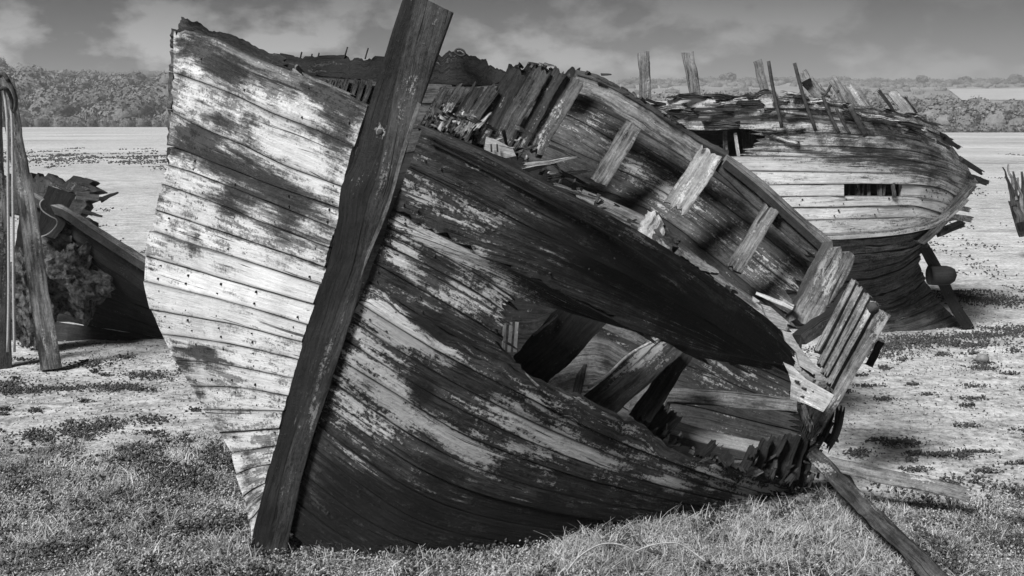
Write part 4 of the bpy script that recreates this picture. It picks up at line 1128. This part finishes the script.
for pts, lab in (([(566, 572, 5.0), (580, 556, 5.05), (602, 544, 5.1), (622, 545, 5.1), (636, 552, 5.1)], 'dry stem arching over the grass below the hull, left of the pair'),
                 ([(634, 552, 5.1), (652, 545, 5.1), (676, 543, 5.1), (690, 550, 5.1), (706, 562, 5.05)], 'dry stem arching over the grass below the hull, right of the pair')):
    tag(tube('dry_stem', [P(*q) for q in pts], .004, M_ROPE, None, seg=5, n=22), lab, 'plant', 'dry stems arching over the grass')
# ------------------------------------------------------------------ ground: one sheet to the horizon
def axis(lo, hi, step, far0, far1, nf):
    core = list(np.arange(lo, hi, step))
    left = [lo - (abs(far0 - lo)) * (f ** 3.2) for f in np.linspace(0, 1, nf)[1:]][::-1]
    right = [core[-1] + (far1 - core[-1]) * (f ** 3.2) for f in np.linspace(0, 1, nf)[1:]]
    return np.array(left + core + right)


xs = axis(-6.5, 8.5, .055, -2600, 2600, 34)
ys = axis(4.0, 15, .05, -60, 5200, 60)
def gh(x, y):
    r = math.hypot(x, y)
    k = 1.0 if r < 25 else max(0.0, 1 - (r - 25) / 60)
    if k == 0: return 0.0
    v = Vector((x, y, 0))
    h = .030 * mn.noise(v * .8) + .016 * mn.noise(v * 3.1) + .010 * mn.noise(v * 7.0)
    h += .02 * max(0, mn.noise(Vector((x * 1.5, y * 3.5, 4))) - .18)
    return h * k


VX, VY = np.meshgrid(xs, ys)
H = np.array([[gh(x, y) for x in xs] for y in ys])
nx, ny = len(xs), len(ys)
co = np.stack([VX, VY, H], -1).reshape(-1, 3)
idx = np.arange(nx * ny).reshape(ny, nx)
fc = np.stack([idx[:-1, :-1], idx[:-1, 1:], idx[1:, 1:], idx[1:, :-1]], -1).reshape(-1, 4)


def np_mesh(name, co, fc, mat, attrs=None, smooth=False, loc=(0, 0, 0)):
    me = bpy.data.meshes.new(name)
    me.vertices.add(len(co)); me.vertices.foreach_set('co', co.astype(np.float32).ravel())
    k = fc.shape[1]
    me.loops.add(fc.size); me.loops.foreach_set('vertex_index', fc.astype(np.int32).ravel())
    me.polygons.add(len(fc)); me.polygons.foreach_set('loop_start', np.arange(0, fc.size, k, dtype=np.int32))
    me.update(calc_edges=True)
    if smooth: me.polygons.foreach_set('use_smooth', [True] * len(fc))
    for a, v in (attrs or {}).items():
        at = me.attributes.new(a, 'FLOAT', 'POINT'); at.data.foreach_set('value', v.astype(np.float32))
    me.materials.append(mat)
    o = bpy.data.objects.new(name, me); o.location = loc
    COL.objects.link(o)
    return o


# mud, shell and weed film
m, nt, ns, ls, b = mat_new('tidal_mud')
geo = ns.new('ShaderNodeNewGeometry').outputs['Position']
f1 = noise_(ns, ls, geo, 17, 9, .78, (1, 1, 1))
f2 = noise_(ns, ls, geo, 2.2, 7, .68, (1, 2.0, 1))
f3 = noise_(ns, ls, geo, .10, 9, .72, (1, 2.6, 1))
f4 = noise_(ns, ls, geo, .03, 8, .68, (1, 2.2, 1))
f5 = noise_(ns, ls, geo, .9, 8, .72, (1, 2.2, 1))
v = math_(ns, ls, 'MULTIPLY_ADD', math_(ns, ls, 'SUBTRACT', f1, .5), 3.4, .62)
v = math_(ns, ls, 'ADD', v, math_(ns, ls, 'MULTIPLY', math_(ns, ls, 'SUBTRACT', f2, .5), 2.0))
v = math_(ns, ls, 'ADD', v, math_(ns, ls, 'MULTIPLY', math_(ns, ls, 'SUBTRACT', f4, .5), 1.4), clamp=True)
col = mixc_(ns, ls, v, g(.15), g(.66))
# dark weed scatter, small near and in bands far out
wm = math_(ns, ls, 'MULTIPLY_ADD', math_(ns, ls, 'SUBTRACT', f5, .60), 14, 0, clamp=True)
col = mixc_(ns, ls, math_(ns, ls, 'MULTIPLY', wm, .75), col, g(.035))
wf = math_(ns, ls, 'MULTIPLY_ADD', math_(ns, ls, 'SUBTRACT', f3, .55), 9, 0, clamp=True)
col = mixc_(ns, ls, math_(ns, ls, 'MULTIPLY', wf, .6), col, g(.08))
so = ns.new('ShaderNodeAttribute'); so.attribute_name = 'dark_ground'
col = mixc_(ns, ls, math_(ns, ls, 'MULTIPLY', so.outputs['Fac'], .9), col, mixc_(ns, ls, f1, g(.06), g(.24)))
f6 = noise_(ns, ls, geo, 11, 8, .78, (1, 1.3, 1))
pk = math_(ns, ls, 'MULTIPLY_ADD', math_(ns, ls, 'SUBTRACT', f6, .575), 12, 0, clamp=True)
col = mixc_(ns, ls, math_(ns, ls, 'MULTIPLY', pk, .7), col, g(.06))
ls.new(col, b.inputs['Base Color'])
bp = ns.new('ShaderNodeBump'); bp.inputs['Strength'].default_value = .8; bp.inputs['Distance'].default_value = .02
ls.new(math_(ns, ls, 'ADD', f1, math_(ns, ls, 'MULTIPLY', f2, .8)), bp.inputs['Height'])
ls.new(bp.outputs[0], b.inputs['Normal'])
b.inputs['Roughness'].default_value = .85
gz = co[:, 1] * math.cos(PITCH) + EYE * math.sin(PITCH)
gx_ = 512 + F_PX * co[:, 0] / np.maximum(gz, 1); gy_ = 288 + F_PX * np.tan(np.arctan(EYE / np.maximum(co[:, 1], 1)) - PITCH)
gx_ = np.clip(gx_, -400, 1400)
def dark_ground(px, py):
    left = np.clip((py - 436 - 14 * np.sin(px * .021)) / 45, 0, 1) * np.clip((300 - px) / 30, 0, 1)
    mid = np.clip((py - 515) / 20, 0, 1)
    right = np.clip((py - 482 - .10 * (1000 - px)) / 34, 0, 1) * (px > 780)
    s = np.clip(np.maximum(np.maximum(left, mid), right), 0, 1)
    s = np.maximum(s, .8 * (np.exp(-(((px - 890) / 60) ** 2 + ((py - 342) / 9) ** 2)) + np.exp(-(((px - 985) / 50) ** 2 + ((py - 297) / 7) ** 2))))  # two extra dark patches beside the second wreck
    return np.clip(s, 0, 1)
ground = np_mesh('ground', co, fc, m, attrs={'dark_ground': dark_ground(gx_, gy_)}, smooth=True)
ground['kind'] = 'structure'

# ------------------------------------------------------------------ far shore: wooded hills
def prof(x, pts):  # ridge line from sight-line heights
    return lerp1(x, [p[0] for p in pts], [p[1] for p in pts])


def hill(name, Y0, Y1, ridge, nx_=160, ny_=14, mat=None, xr=(-300, 1330)):
    """slope rising from the shore at Y0 to a ridge at Y1; ridge given as (direction, height) pairs"""
    pxs = np.linspace(xr[0], xr[1], nx_)
    vv = []
    for j in range(ny_ + 3):
        f = min(j / ny_, 1)
        for x in pxs:
            py = prof(x, ridge)
            top = P(x, py, Y1)
            Y = Y0 + (Y1 - Y0) * f
            z = top.z * (f ** .8) + (2.0 * mn.noise(Vector((x * .03, f * 4, Y1))) * f if f < 1 else 0)
            xx = (x - 512) / F_PX * Y / math.cos(PITCH)
            if j > ny_:
                Y += (j - ny_) * 120; z = top.z * (1 - .35 * (j - ny_)); xx = (x - 512) / F_PX * Y / math.cos(PITCH)
            vv.append((xx, Y, z - .3))
    n_ = len(pxs)
    idx = np.arange(n_ * (ny_ + 3)).reshape(ny_ + 3, n_)
    fc = np.stack([idx[:-1, :-1], idx[:-1, 1:], idx[1:, 1:], idx[1:, :-1]], -1).reshape(-1, 4)
    o = np_mesh(name, np.array(vv), fc, mat, smooth=True)
    o['kind'] = 'structure'
    return np.array(vv), n_


M_HILL = rough('hill_scrub', .05, .16, .05, 0.6, 2.0, k=3)
M_FIELD = rough('hill_field', .16, .34, .02, 0.2, .5, stretch=(1, .3, 1), k=2.5)
RIDGE_FAR = [(-300, 80), (0, 78), (160, 76), (300, 82), (480, 80), (610, 84), (720, 82), (800, 82), (900, 84), (1024, 83), (1330, 82)]
RIDGE_L = [(-300, 74), (-40, 72), (0, 68), (10, 64), (20, 68), (32, 74), (60, 77), (85, 78), (110, 81), (150, 80), (170, 81), (240, 92), (320, 110), (420, 122), (500, 126), (1330, 130)]
RIDGE_R = [(-300, 130), (560, 128), (640, 104), (760, 100), (860, 102), (940, 106), (1000, 108), (1080, 106), (1330, 100)]
hill('hills', 420, 900, RIDGE_FAR, mat=M_FIELD, xr=(-1200, 2200), nx_=300)
hill('wooded_hill', 275, 430, RIDGE_L, mat=M_HILL, xr=(-1000, 500), nx_=220)
hill('wooded_shore', 175, 330, RIDGE_R, mat=M_HILL, xr=(560, 2000))


def foliage_mat(name, lo, hi):
    return rough(name, lo, hi, 1.1, 1.0, .6, attr='tone', k=2.6)


M_LEAF = foliage_mat('far_foliage', .06, .30)


def crown_np(c, r, h, nq, rs, q, tone):
    """a crown as many small leaf-clump faces through its volume"""
    lob = rs.normal(size=(7, 3)); lob /= np.linalg.norm(lob, axis=1)[:, None]; lob[:, 2] = np.abs(lob[:, 2]) * .9
    k = rs.integers(0, 7, nq)
    d = rs.normal(size=(nq, 3)); d /= np.linalg.norm(d, axis=1)[:, None]
    rad = rs.uniform(.5, 1, nq) ** .5
    p = lob[k] * .55 + d * rad[:, None] * .52
    p[:, 2] = p[:, 2] * .95
    pos = c + p * np.array([r, r, h])
    d2 = p + rs.normal(0, .35, (nq, 3)); d2 /= np.linalg.norm(d2, axis=1)[:, None]
    u = np.cross(rs.normal(size=(nq, 3)), d2); u /= np.linalg.norm(u, axis=1)[:, None]
    w = np.cross(u, d2); w /= np.linalg.norm(w, axis=1)[:, None] + 1e-9
    s = q * rs.uniform(.7, 1.7, nq)[:, None]
    a = pos + u * s; b_ = pos + w * s * .8; c_ = pos - u * s; d_ = pos - w * s * .8
    V = np.stack([a, b_, c_, d_], 1).reshape(-1, 3)
    tn = np.repeat(np.clip(tone + rs.normal(0, .06, nq) + (p[:, 2] * .15), 0, 1), 4)
    return V, tn


def crown_core(c, r, h, tone, seed, nu=12, nv=8):
    """the dense inner mass of a crown, lumpy"""
    vv = []
    for j in range(nv):
        for i in range(nu):
            th = 2 * math.pi * i / nu; ph = math.pi * (j + .001) / (nv - 1 + .002)
            d = Vector((math.sin(ph) * math.cos(th), math.sin(ph) * math.sin(th), math.cos(ph)))
            q = .86 + .38 * mn.noise(d * 2.1 + Vector((seed, 0, 0))) + .16 * mn.noise(d * 5 + Vector((0, seed, 0)))
            vv.append((c[0] + d.x * r * q, c[1] + d.y * r * q, c[2] + d.z * h * q))
    idx = np.arange(nu * nv).reshape(nv, nu)
    nx_ = np.roll(idx, -1, 1)
    fc = np.stack([idx[:-1], idx[1:], nx_[1:], nx_[:-1]], -1).reshape(-1, 4)
    return np.array(vv), fc


def forest(name, crowns, seed):
    rs = np.random.default_rng(seed)
    Vs, Ts, Fs, nb = [], [], [], 0
    for (x, y, z, r, h, nq, tone) in crowns:
        V, t_ = crown_np(np.array([x, y, z]), r * 1.12, h * 1.15, int(nq * 1.6), rs, .085 * r ** .6 * 1.6, tone)
        Vs.append(V); Ts.append(t_); Fs.append(np.arange(len(V)).reshape(-1, 4) + nb); nb += len(V)
        V, f_ = crown_core((x, y, z), r * .80, h * .82, tone * .8, x * .37 + y)
        Vs.append(V); Ts.append(np.full(len(V), tone)); Fs.append(f_ + nb); nb += len(V)
    V = np.concatenate(Vs); Tn = np.concatenate(Ts)
    fc = np.concatenate(Fs)
    o = np_mesh(name, V, fc, M_LEAF, {'tone': Tn}, smooth=True)
    o['kind'] = 'stuff'
    return o


def height_on(Y0, Y1, ridge, px, f):
    top = P(px, prof(px, ridge), Y1)
    return top.z * (f ** .8)


rs0 = np.random.default_rng(11)
cr_ = []
for _ in range(1000):      # wooded slope on the left shore
    f = rs0.uniform(0, 1) ** 1.15
    px = rs0.uniform(-520, 420)
    Y = 276 + (430 - 276) * f
    z = height_on(275, 430, RIDGE_L, px, f)
    r = rs0.choice([2.2, 3.2, 4.4, 6.6]) * rs0.uniform(.8, 1.2) * (1 - .35 * f)
    cr_.append(((px - 512) / F_PX * Y / math.cos(PITCH), Y, z + r * rs0.uniform(.1, .5), r * rs0.uniform(.8, 1.25), r * rs0.uniform(.6, 1.0), 190, rs0.choice([.15, .35, .55, .7])))
for px in np.arange(-520, 430, 5.0):     # hedge of bushes at the foot
    Y = 274 + rs0.uniform(-2, 3); r = rs0.uniform(1.6, 3.2)
    cr_.append(((px - 512) / F_PX * Y / math.cos(PITCH), Y, .8, r, r * .9, 70, rs0.uniform(.05, .4)))
forest('hillside_wood', cr_, 3)
cr_ = []
for _ in range(640):      # right shore scrub and trees
    f = rs0.uniform(0, 1) ** .9
    px = rs0.uniform(600, 1330)
    Y = 190 + (330 - 190) * f
    z = height_on(175, 330, RIDGE_R, px, f)
    r = rs0.uniform(1.5, 3.6)
    cr_.append(((px - 512) / F_PX * Y / math.cos(PITCH), Y, z + r * .2, r, r * .85, 90, rs0.choice([.25, .45, .6, .8])))
for px in np.arange(840, 1150, 3.0):
    Y = 172 + rs0.uniform(-1.5, 2); r = rs0.uniform(.6, 1.1)
    cr_.append(((px - 512) / F_PX * Y / math.cos(PITCH), Y, .3, r * 1.3, r * .9, 60, rs0.uniform(.3, .7)))
forest('shore_scrub', cr_, 4)
cr_ = []
for px in np.arange(-260, 1290, 3.0):      # tree line along the far ridge
    Y = 896 + rs0.uniform(-10, 10)
    z = P(px, prof(px, RIDGE_FAR), 900).z
    r = rs0.uniform(3.0, 5.5)
    cr_.append(((px - 512) / F_PX * Y / math.cos(PITCH), Y, z + .5 + 2.5 * mn.noise(Vector((px * .05, 0, 0))), r * 1.3, r * .8, 60, rs0.uniform(0, .08)))
for _ in range(420):
    px = rs0.uniform(560, 1290); f = rs0.uniform(.72, .97) if rs0.random() < .7 else rs0.uniform(.2, .6)
    Y = 420 + 480 * f
    if px > 930 and f < .72: continue
    cr_.append(((px - 512) / F_PX * Y / math.cos(PITCH), Y, height_on(420, 900, RIDGE_FAR, px, f), rs0.uniform(3, 6), 3.0, 40, rs0.uniform(.1, .6)))
for px in np.arange(-520, 300, 2.0):      # and along the left hill
    Y = 431
    z = P(px, prof(px, RIDGE_L), 430).z
    r = rs0.uniform(.7, 1.3)
    cr_.append(((px - 512) / F_PX * Y / math.cos(PITCH), Y, z + .3, r * 1.2, r, 40, rs0.uniform(0, .15)))
forest('ridge_wood', cr_, 5)

# single trees that stand out on the skyline
M_BARK = rough('far_bark', .03, .08, 3, 0)


def tree(px, Y, zb, r, h, lab, tone, seed, name='tree'):
    x = (px - 512) / F_PX * Y / math.cos(PITCH)
    t = thing(name, (x, Y, zb), lab, 'tree', 'trees standing out on the skyline')
    tr = [Vector((x, Y, zb)), Vector((x + r * .1, Y, zb + h * .4)), Vector((x - r * .05, Y, zb + h * .7))]
    tube('trunk', tr, r * .11, M_BARK, t, seg=6, n=5, taper=.5)
    rs = np.random.default_rng(seed)
    V, tn = crown_np(np.array([0, 0, h * .55]), r, h * .62, 420, rs, r * .13, tone)
    o = np_mesh('crown', V, np.arange(len(V)).reshape(-1, 4), M_LEAF, {'tone': tn})
    o.parent = t


for px, Y, ridge, r, h, lab in (
        (148, 430, RIDGE_L, 3.2, 4.0, 'round dark tree on the left skyline nearest the bow of the big wreck'),
        (125, 430, RIDGE_L, 2.4, 3.4, 'smaller rounded tree on the left skyline, second from the big wreck'),
        (63, 430, RIDGE_L, 2.2, 3.2, 'low tree on the skyline above the middle of the left wooded slope'),
        (722, 895, RIDGE_FAR, 6.5, 8.5, 'tree on the skyline between the second post and the third post of the far wreck'),
        (910, 895, RIDGE_FAR, 6, 8, 'tree on the right skyline above the tilted dark boards of the far wreck'),
        (952, 895, RIDGE_FAR, 5, 7, 'tree on the right skyline just above the pale field'),
        (1000, 895, RIDGE_FAR, 6, 8.5, 'tree on the skyline nearest the right edge')):
    zb = P(px, prof(px, ridge), Y).z - 1.2
    tree(px, Y - 6, zb, r * 1.1, h * .85, lab, .0, int(px))
# pale field on the far slope
fq = [(948, 89), (1300, 86), (1300, 99), (962, 100)]
Yf = [700, 700, 560, 560]
vv = [P(x, y, Y) + Vector((0, 0, 0)) for (x, y), Y in zip(fq, Yf)]
fld = mesh_obj('field', vv, [(0, 1, 2, 3)], rough('pale_stubble', .36, .46, .1, 0), None)
fld['kind'] = 'structure'

# ------------------------------------------------------------------ near ground cover
rs = np.random.default_rng(21)


def hgt(x, y):
    i = np.clip(np.searchsorted(xs, x) - 1, 0, nx - 2); j = np.clip(np.searchsorted(ys, y) - 1, 0, ny - 2)
    return H[j, i]


def ground_xy(px, py):
    Y = EYE / np.tan(np.arctan((py - 288) / F_PX) + PITCH)
    z = Y * math.cos(PITCH) + EYE * math.sin(PITCH)   # depth along the view axis
    return (px - 512) / F_PX * z, Y


def blades(name, X, Y, size, per, mat, seed, wid=.007, lean=.6, segs=3, curl=.5, tn=None):
    rs = np.random.default_rng(seed)
    n0 = len(X)
    X = np.repeat(X, per); Y = np.repeat(Y, per); S = np.repeat(size, per) * rs.uniform(.45, 1.15, n0 * per)
    n = len(X)
    X = X + rs.normal(0, .022, n); Y = Y + rs.normal(0, .022, n)
    Z = hgt(X, Y) - .006
    az = rs.uniform(0, 2 * np.pi, n); ln = rs.uniform(.1, lean, n)
    W = wid * rs.uniform(.6, 1.5, n)
    pa = az + rs.uniform(.6, 2.4, n)
    rings = []
    for k in range(segs + 1):
        f = k / segs
        hgt_ = S * (f * np.cos(ln * (.4 + .9 * f)))
        out = S * f * np.sin(ln * (.4 + .9 * f)) * (1 + curl * f)
        cx = X + np.cos(az) * out; cy = Y + np.sin(az) * out; cz = Z + hgt_
        w = W * (1 - .82 * f)
        rings.append(np.stack([np.stack([cx - np.cos(pa) * w, cy - np.sin(pa) * w, cz], -1), np.stack([cx + np.cos(pa) * w, cy + np.sin(pa) * w, cz], -1)], 1))
    V = np.stack(rings, 1)     # n, segs+1, 2, 3
    base = np.arange(n)[:, None] * (2 * (segs + 1))
    fcs = []
    for k in range(segs):
        a = base + 2 * k
        fcs.append(np.concatenate([a, a + 1, a + 3, a + 2], 1))
    fc = np.concatenate(fcs, 0)
    tb = .5 if tn is None else np.repeat(tn, per)
    tone = np.repeat(np.clip(tb + rs.normal(0, .22, n), 0, 1), 2 * (segs + 1))
    o = np_mesh(name, V.reshape(-1, 3), fc, mat, {'tone': tone})
    o['kind'] = 'stuff'
    return o


M_GRASS = rough('samphire_and_grass', .06, .60, 9, 0, attr='tone', k=2.5)
M_GRASSP = rough('dry_grass', .10, .66, 9, 0, attr='tone', k=2.0)
M_KELP = rough('wrack', .012, .12, 40, .6, .01)


def zone(px, py):
    """how thickly low growth covers the mud at a place"""
    left = np.clip((py - 432 - 14 * np.sin(px * .021)) / 45, 0, 1) * np.clip((300 - px) / 30, 0, 1)
    mid = np.clip((py - 520) / 20, 0, 1)
    right = np.clip((py - 478 - .10 * (1000 - px)) / 34, 0, 1) * (px > 780)
    return np.clip(np.maximum(np.maximum(left, mid), right), 0, 1)


def pix_np(X, Y):
    z = Y * math.cos(PITCH) + EYE * math.sin(PITCH)
    return 512 + F_PX * X / z, 288 + F_PX * np.tan(np.arctan(EYE / Y) - PITCH)


NX = 42000
X = rs.uniform(-4.4, 4.6, NX); Y = rs.uniform(4.2, 7.6, NX)
px, py = pix_np(X, Y)
dn = np.array([mn.noise(Vector((a * 2.2, b_ * 2.2, 3))) + .5 * mn.noise(Vector((a * 6, b_ * 6, 8))) for a, b_ in zip(X, Y)])
keep = rs.uniform(0, 1, NX) < zone(px, py) * np.clip(.42 + dn * 1.5, .03, 1)
X, Y, dn = X[keep], Y[keep], dn[keep]
tn_ = np.array([mn.noise(Vector((a * 3.1, b_ * 3.1, 23))) + .8 * mn.noise(Vector((a * 9, b_ * 9, 28))) for a, b_ in zip(X, Y)])
px, py = pix_np(X, Y)
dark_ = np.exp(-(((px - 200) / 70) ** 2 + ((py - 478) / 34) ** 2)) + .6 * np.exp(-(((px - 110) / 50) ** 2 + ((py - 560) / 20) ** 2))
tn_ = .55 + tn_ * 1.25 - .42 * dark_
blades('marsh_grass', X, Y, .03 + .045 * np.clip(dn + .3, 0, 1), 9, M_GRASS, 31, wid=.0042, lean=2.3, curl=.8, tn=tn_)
# taller, paler tufts
NT = 2600
X = rs.uniform(-4.4, 4.6, NT); Y = rs.uniform(4.2, 6.9, NT)
px, py = pix_np(X, Y)
dn = np.array([mn.noise(Vector((a * 1.3, b_ * 1.3, 13))) for a, b_ in zip(X, Y)])
wgt = np.where((px > 480) & (px < 900), .8, .3) * np.clip(.4 + dn * 1.5, 0, 1)
keep = rs.uniform(0, 1, NT) < zone(px, py) * wgt
blades('dry_grass_tufts', X[keep], Y[keep], rs.uniform(.05, .11, keep.sum()), 16, M_GRASSP, 32, wid=.0026, lean=1.6, segs=4)

# wispy tufts growing up against the hull
k = 330
px = rs.uniform(560, 900, k); py = 518 + rs.uniform(0, 62, k) + 26 * np.clip((px - 760) / 60, 0, 1) * rs.uniform(-1, .4, k)
tX, tY = ground_xy(px, py)
blades('tall_wispy_plants', tX, tY, rs.uniform(.06, .14, k), 26, M_GRASSP, 36, wid=.0026, lean=1.15, segs=4, curl=.8)
# coarse scrubby clumps, each its own tone
k = 300
px = np.concatenate([rs.uniform(-60, 250, 150), rs.uniform(290, 640, 40), rs.uniform(600, 1060, 110)])
py = np.concatenate([rs.uniform(446, 600, 150), rs.uniform(548, 600, 40), rs.uniform(506, 600, 110)])
cX, cY = ground_xy(px, py)
q = rs.integers(16, 46, k)
sX = np.repeat(cX, q) + rs.normal(0, .055, q.sum()); sY = np.repeat(cY, q) + rs.normal(0, .05, q.sum())
blades('marsh_scrub', sX, sY, np.repeat(rs.uniform(.04, .10, k), q), 8, M_GRASS, 38, wid=.0048, lean=2.3, segs=3, curl=.9, tn=np.repeat(rs.choice([-.1, .05, .2, .45, .8], k), q))
# low leafy bits and shell hash between the plants and over the mud
def bits(name, X, Y, s, mat, seed, up=.01):
    rs = np.random.default_rng(seed); n = len(X)
    Z = hgt(X, Y) + up * rs.uniform(0, 1, n)
    c = np.stack([X, Y, Z], -1)
    u = rs.normal(size=(n, 3)); u[:, 2] *= .6; u /= np.linalg.norm(u, axis=1)[:, None]
    w = np.cross(u, rs.normal(size=(n, 3))); w /= np.linalg.norm(w, axis=1)[:, None]
    q = np.cross(u, w)
    s = s[:, None]
    # six-point lump
    pts = [c + u * s, c + w * s * .7, c - u * s, c - w * s * .7, c + q * s * .5, c - q * s * .5]
    V = np.stack(pts, 1).reshape(-1, 3)
    b0 = np.arange(n)[:, None] * 6
    tri = np.array([(0, 1, 4), (1, 2, 4), (2, 3, 4), (3, 0, 4), (1, 0, 5), (2, 1, 5), (3, 2, 5), (0, 3, 5)])
    fc = (b0[:, None, :] + tri[None]).reshape(-1, 3)
    o = np_mesh(name, V, fc, mat, {'tone': np.repeat(np.clip(rs.normal(.5, .28, n), 0, 1), 6)})
    o['kind'] = 'stuff'
    return o


n = 26000
X = rs.uniform(-4.6, 5.5, n); Y = 4.6 + 9.5 * rs.uniform(0, 1, n) ** 1.5
bits('shell_and_pebbles', X, Y, rs.uniform(.004, .013, n) * np.where(Y > 8, 1.3, 1), rough('shell_hash', .10, .60, 30, 0, attr='tone'), 41, up=.004)
n = 90000
X = rs.uniform(-4.4, 4.6, n); Y = rs.uniform(4.3, 7.4, n)
px, py = pix_np(X, Y)
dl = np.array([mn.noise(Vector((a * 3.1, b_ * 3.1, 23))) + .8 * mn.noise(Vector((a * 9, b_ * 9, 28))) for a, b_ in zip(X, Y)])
keep = rs.uniform(0, 1, n) < zone(px, py)
bits('low_leaves', X[keep], Y[keep], rs.uniform(.004, .012, keep.sum()), M_GRASS, 42, up=.05)
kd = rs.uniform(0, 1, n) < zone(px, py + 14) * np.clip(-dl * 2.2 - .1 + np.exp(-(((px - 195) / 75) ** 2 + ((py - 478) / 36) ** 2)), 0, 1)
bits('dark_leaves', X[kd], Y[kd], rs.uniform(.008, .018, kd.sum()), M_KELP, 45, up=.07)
n = 15000
X = rs.uniform(-4.6, 5.5, n); Y = 5.4 + 9.5 * rs.uniform(0, 1, n) ** 1.3
bits('dark_pebbles', X, Y, rs.uniform(.003, .010, n) * np.where(Y > 8, 1.3, 1), M_KELP, 47, up=.006)
# wrack lying in dark clumps and drift lines on the mud
cl = []
for _ in range(70):
    py_ = 345 + 130 * rs.random() ** 1.2
    px_ = rs.uniform(-40, 240) if rs.random() < .5 else rs.uniform(840, 1070)
    cl.append((px_, py_, rs.uniform(3, 12), rs.uniform(.5, 1.5)))
cl += [(86, 428, 22, 6), (38, 436, 16, 4), (112, 424, 14, 4), (146, 376, 18, 3), (112, 389, 14, 4), (60, 390, 26, 3), (12, 388, 14, 4), (128, 389, 10, 3), (90, 365, 16, 2.5), (150, 422, 12, 3), (10, 395, 18, 3),
       (960, 296, 26, 6), (1000, 302, 26, 5), (930, 340, 40, 4), (985, 336, 34, 3), (880, 348, 40, 3), (1010, 330, 24, 3), (958, 456, 12, 3), (900, 445, 18, 3), (856, 456, 8, 3), (915, 456, 8, 2), (950, 484, 10, 3), (860, 355, 34, 4), (965, 345, 30, 3)]
Xs, Ys_, Ss = [], [], []
for (a, b_, rx_, ry_) in cl:
    k = int(40 + rx_ * ry_ * 4.5)
    ax = a + rs.normal(0, rx_ * .75, k); ay = b_ + rs.normal(0, ry_ * .7, k)
    ay = np.maximum(ay, 292)
    gx, gy = ground_xy(ax, ay)
    Xs.append(gx); Ys_.append(gy); Ss.append(rs.uniform(.3, 1.1, k) * (.006 + .0011 * gy))
X, Y, S = np.concatenate(Xs), np.concatenate(Ys_), np.concatenate(Ss)
bits('seaweed', X, Y, S, M_KELP, 43, up=.025)
# far flotsam on the flats
k = 420
px = rs.uniform(-60, 1100, k); py = 150 + 150 * rs.random(k)
py[:170] = 158 + rs.normal(0, 4, 170); px[:170] = rs.uniform(-80, 260, 170)
gx, gy = ground_xy(px, py)
Xs, Ys_, Ss = [], [], []
for a, b_ in zip(gx, gy):
    q = 22
    Xs.append(a + rs.normal(0, .006 * b_, q)); Ys_.append(b_ + rs.normal(0, .02 * b_ ** .9, q)); Ss.append(rs.uniform(.3, 1, q) * .0017 * b_)
bits('drift_weed', np.concatenate(Xs), np.concatenate(Ys_), np.concatenate(Ss), M_KELP, 44, up=.02)

# ------------------------------------------------------------------ air
hb_ = mesh_obj('haze', [(x, y, z) for x in (-2500, 2500) for y in (-300, 4700) for z in (-2.0, 62.0)],
               [(0, 1, 3, 2), (4, 6, 7, 5), (0, 4, 5, 1), (2, 3, 7, 6), (0, 2, 6, 4), (1, 5, 7, 3)], bpy.data.materials.new('air'))
hb_['kind'] = 'stuff'
hm = hb_.data.materials[0]; hm.use_nodes = True
hm.node_tree.nodes.remove(hm.node_tree.nodes['Principled BSDF'])
pv_ = hm.node_tree.nodes.new('ShaderNodeVolumePrincipled')
pv_.inputs['Color'].default_value = g(.9); pv_.inputs['Density'].default_value = .0006
hm.node_tree.links.new(pv_.outputs[0], hm.node_tree.nodes['Material Output'].inputs['Volume'])
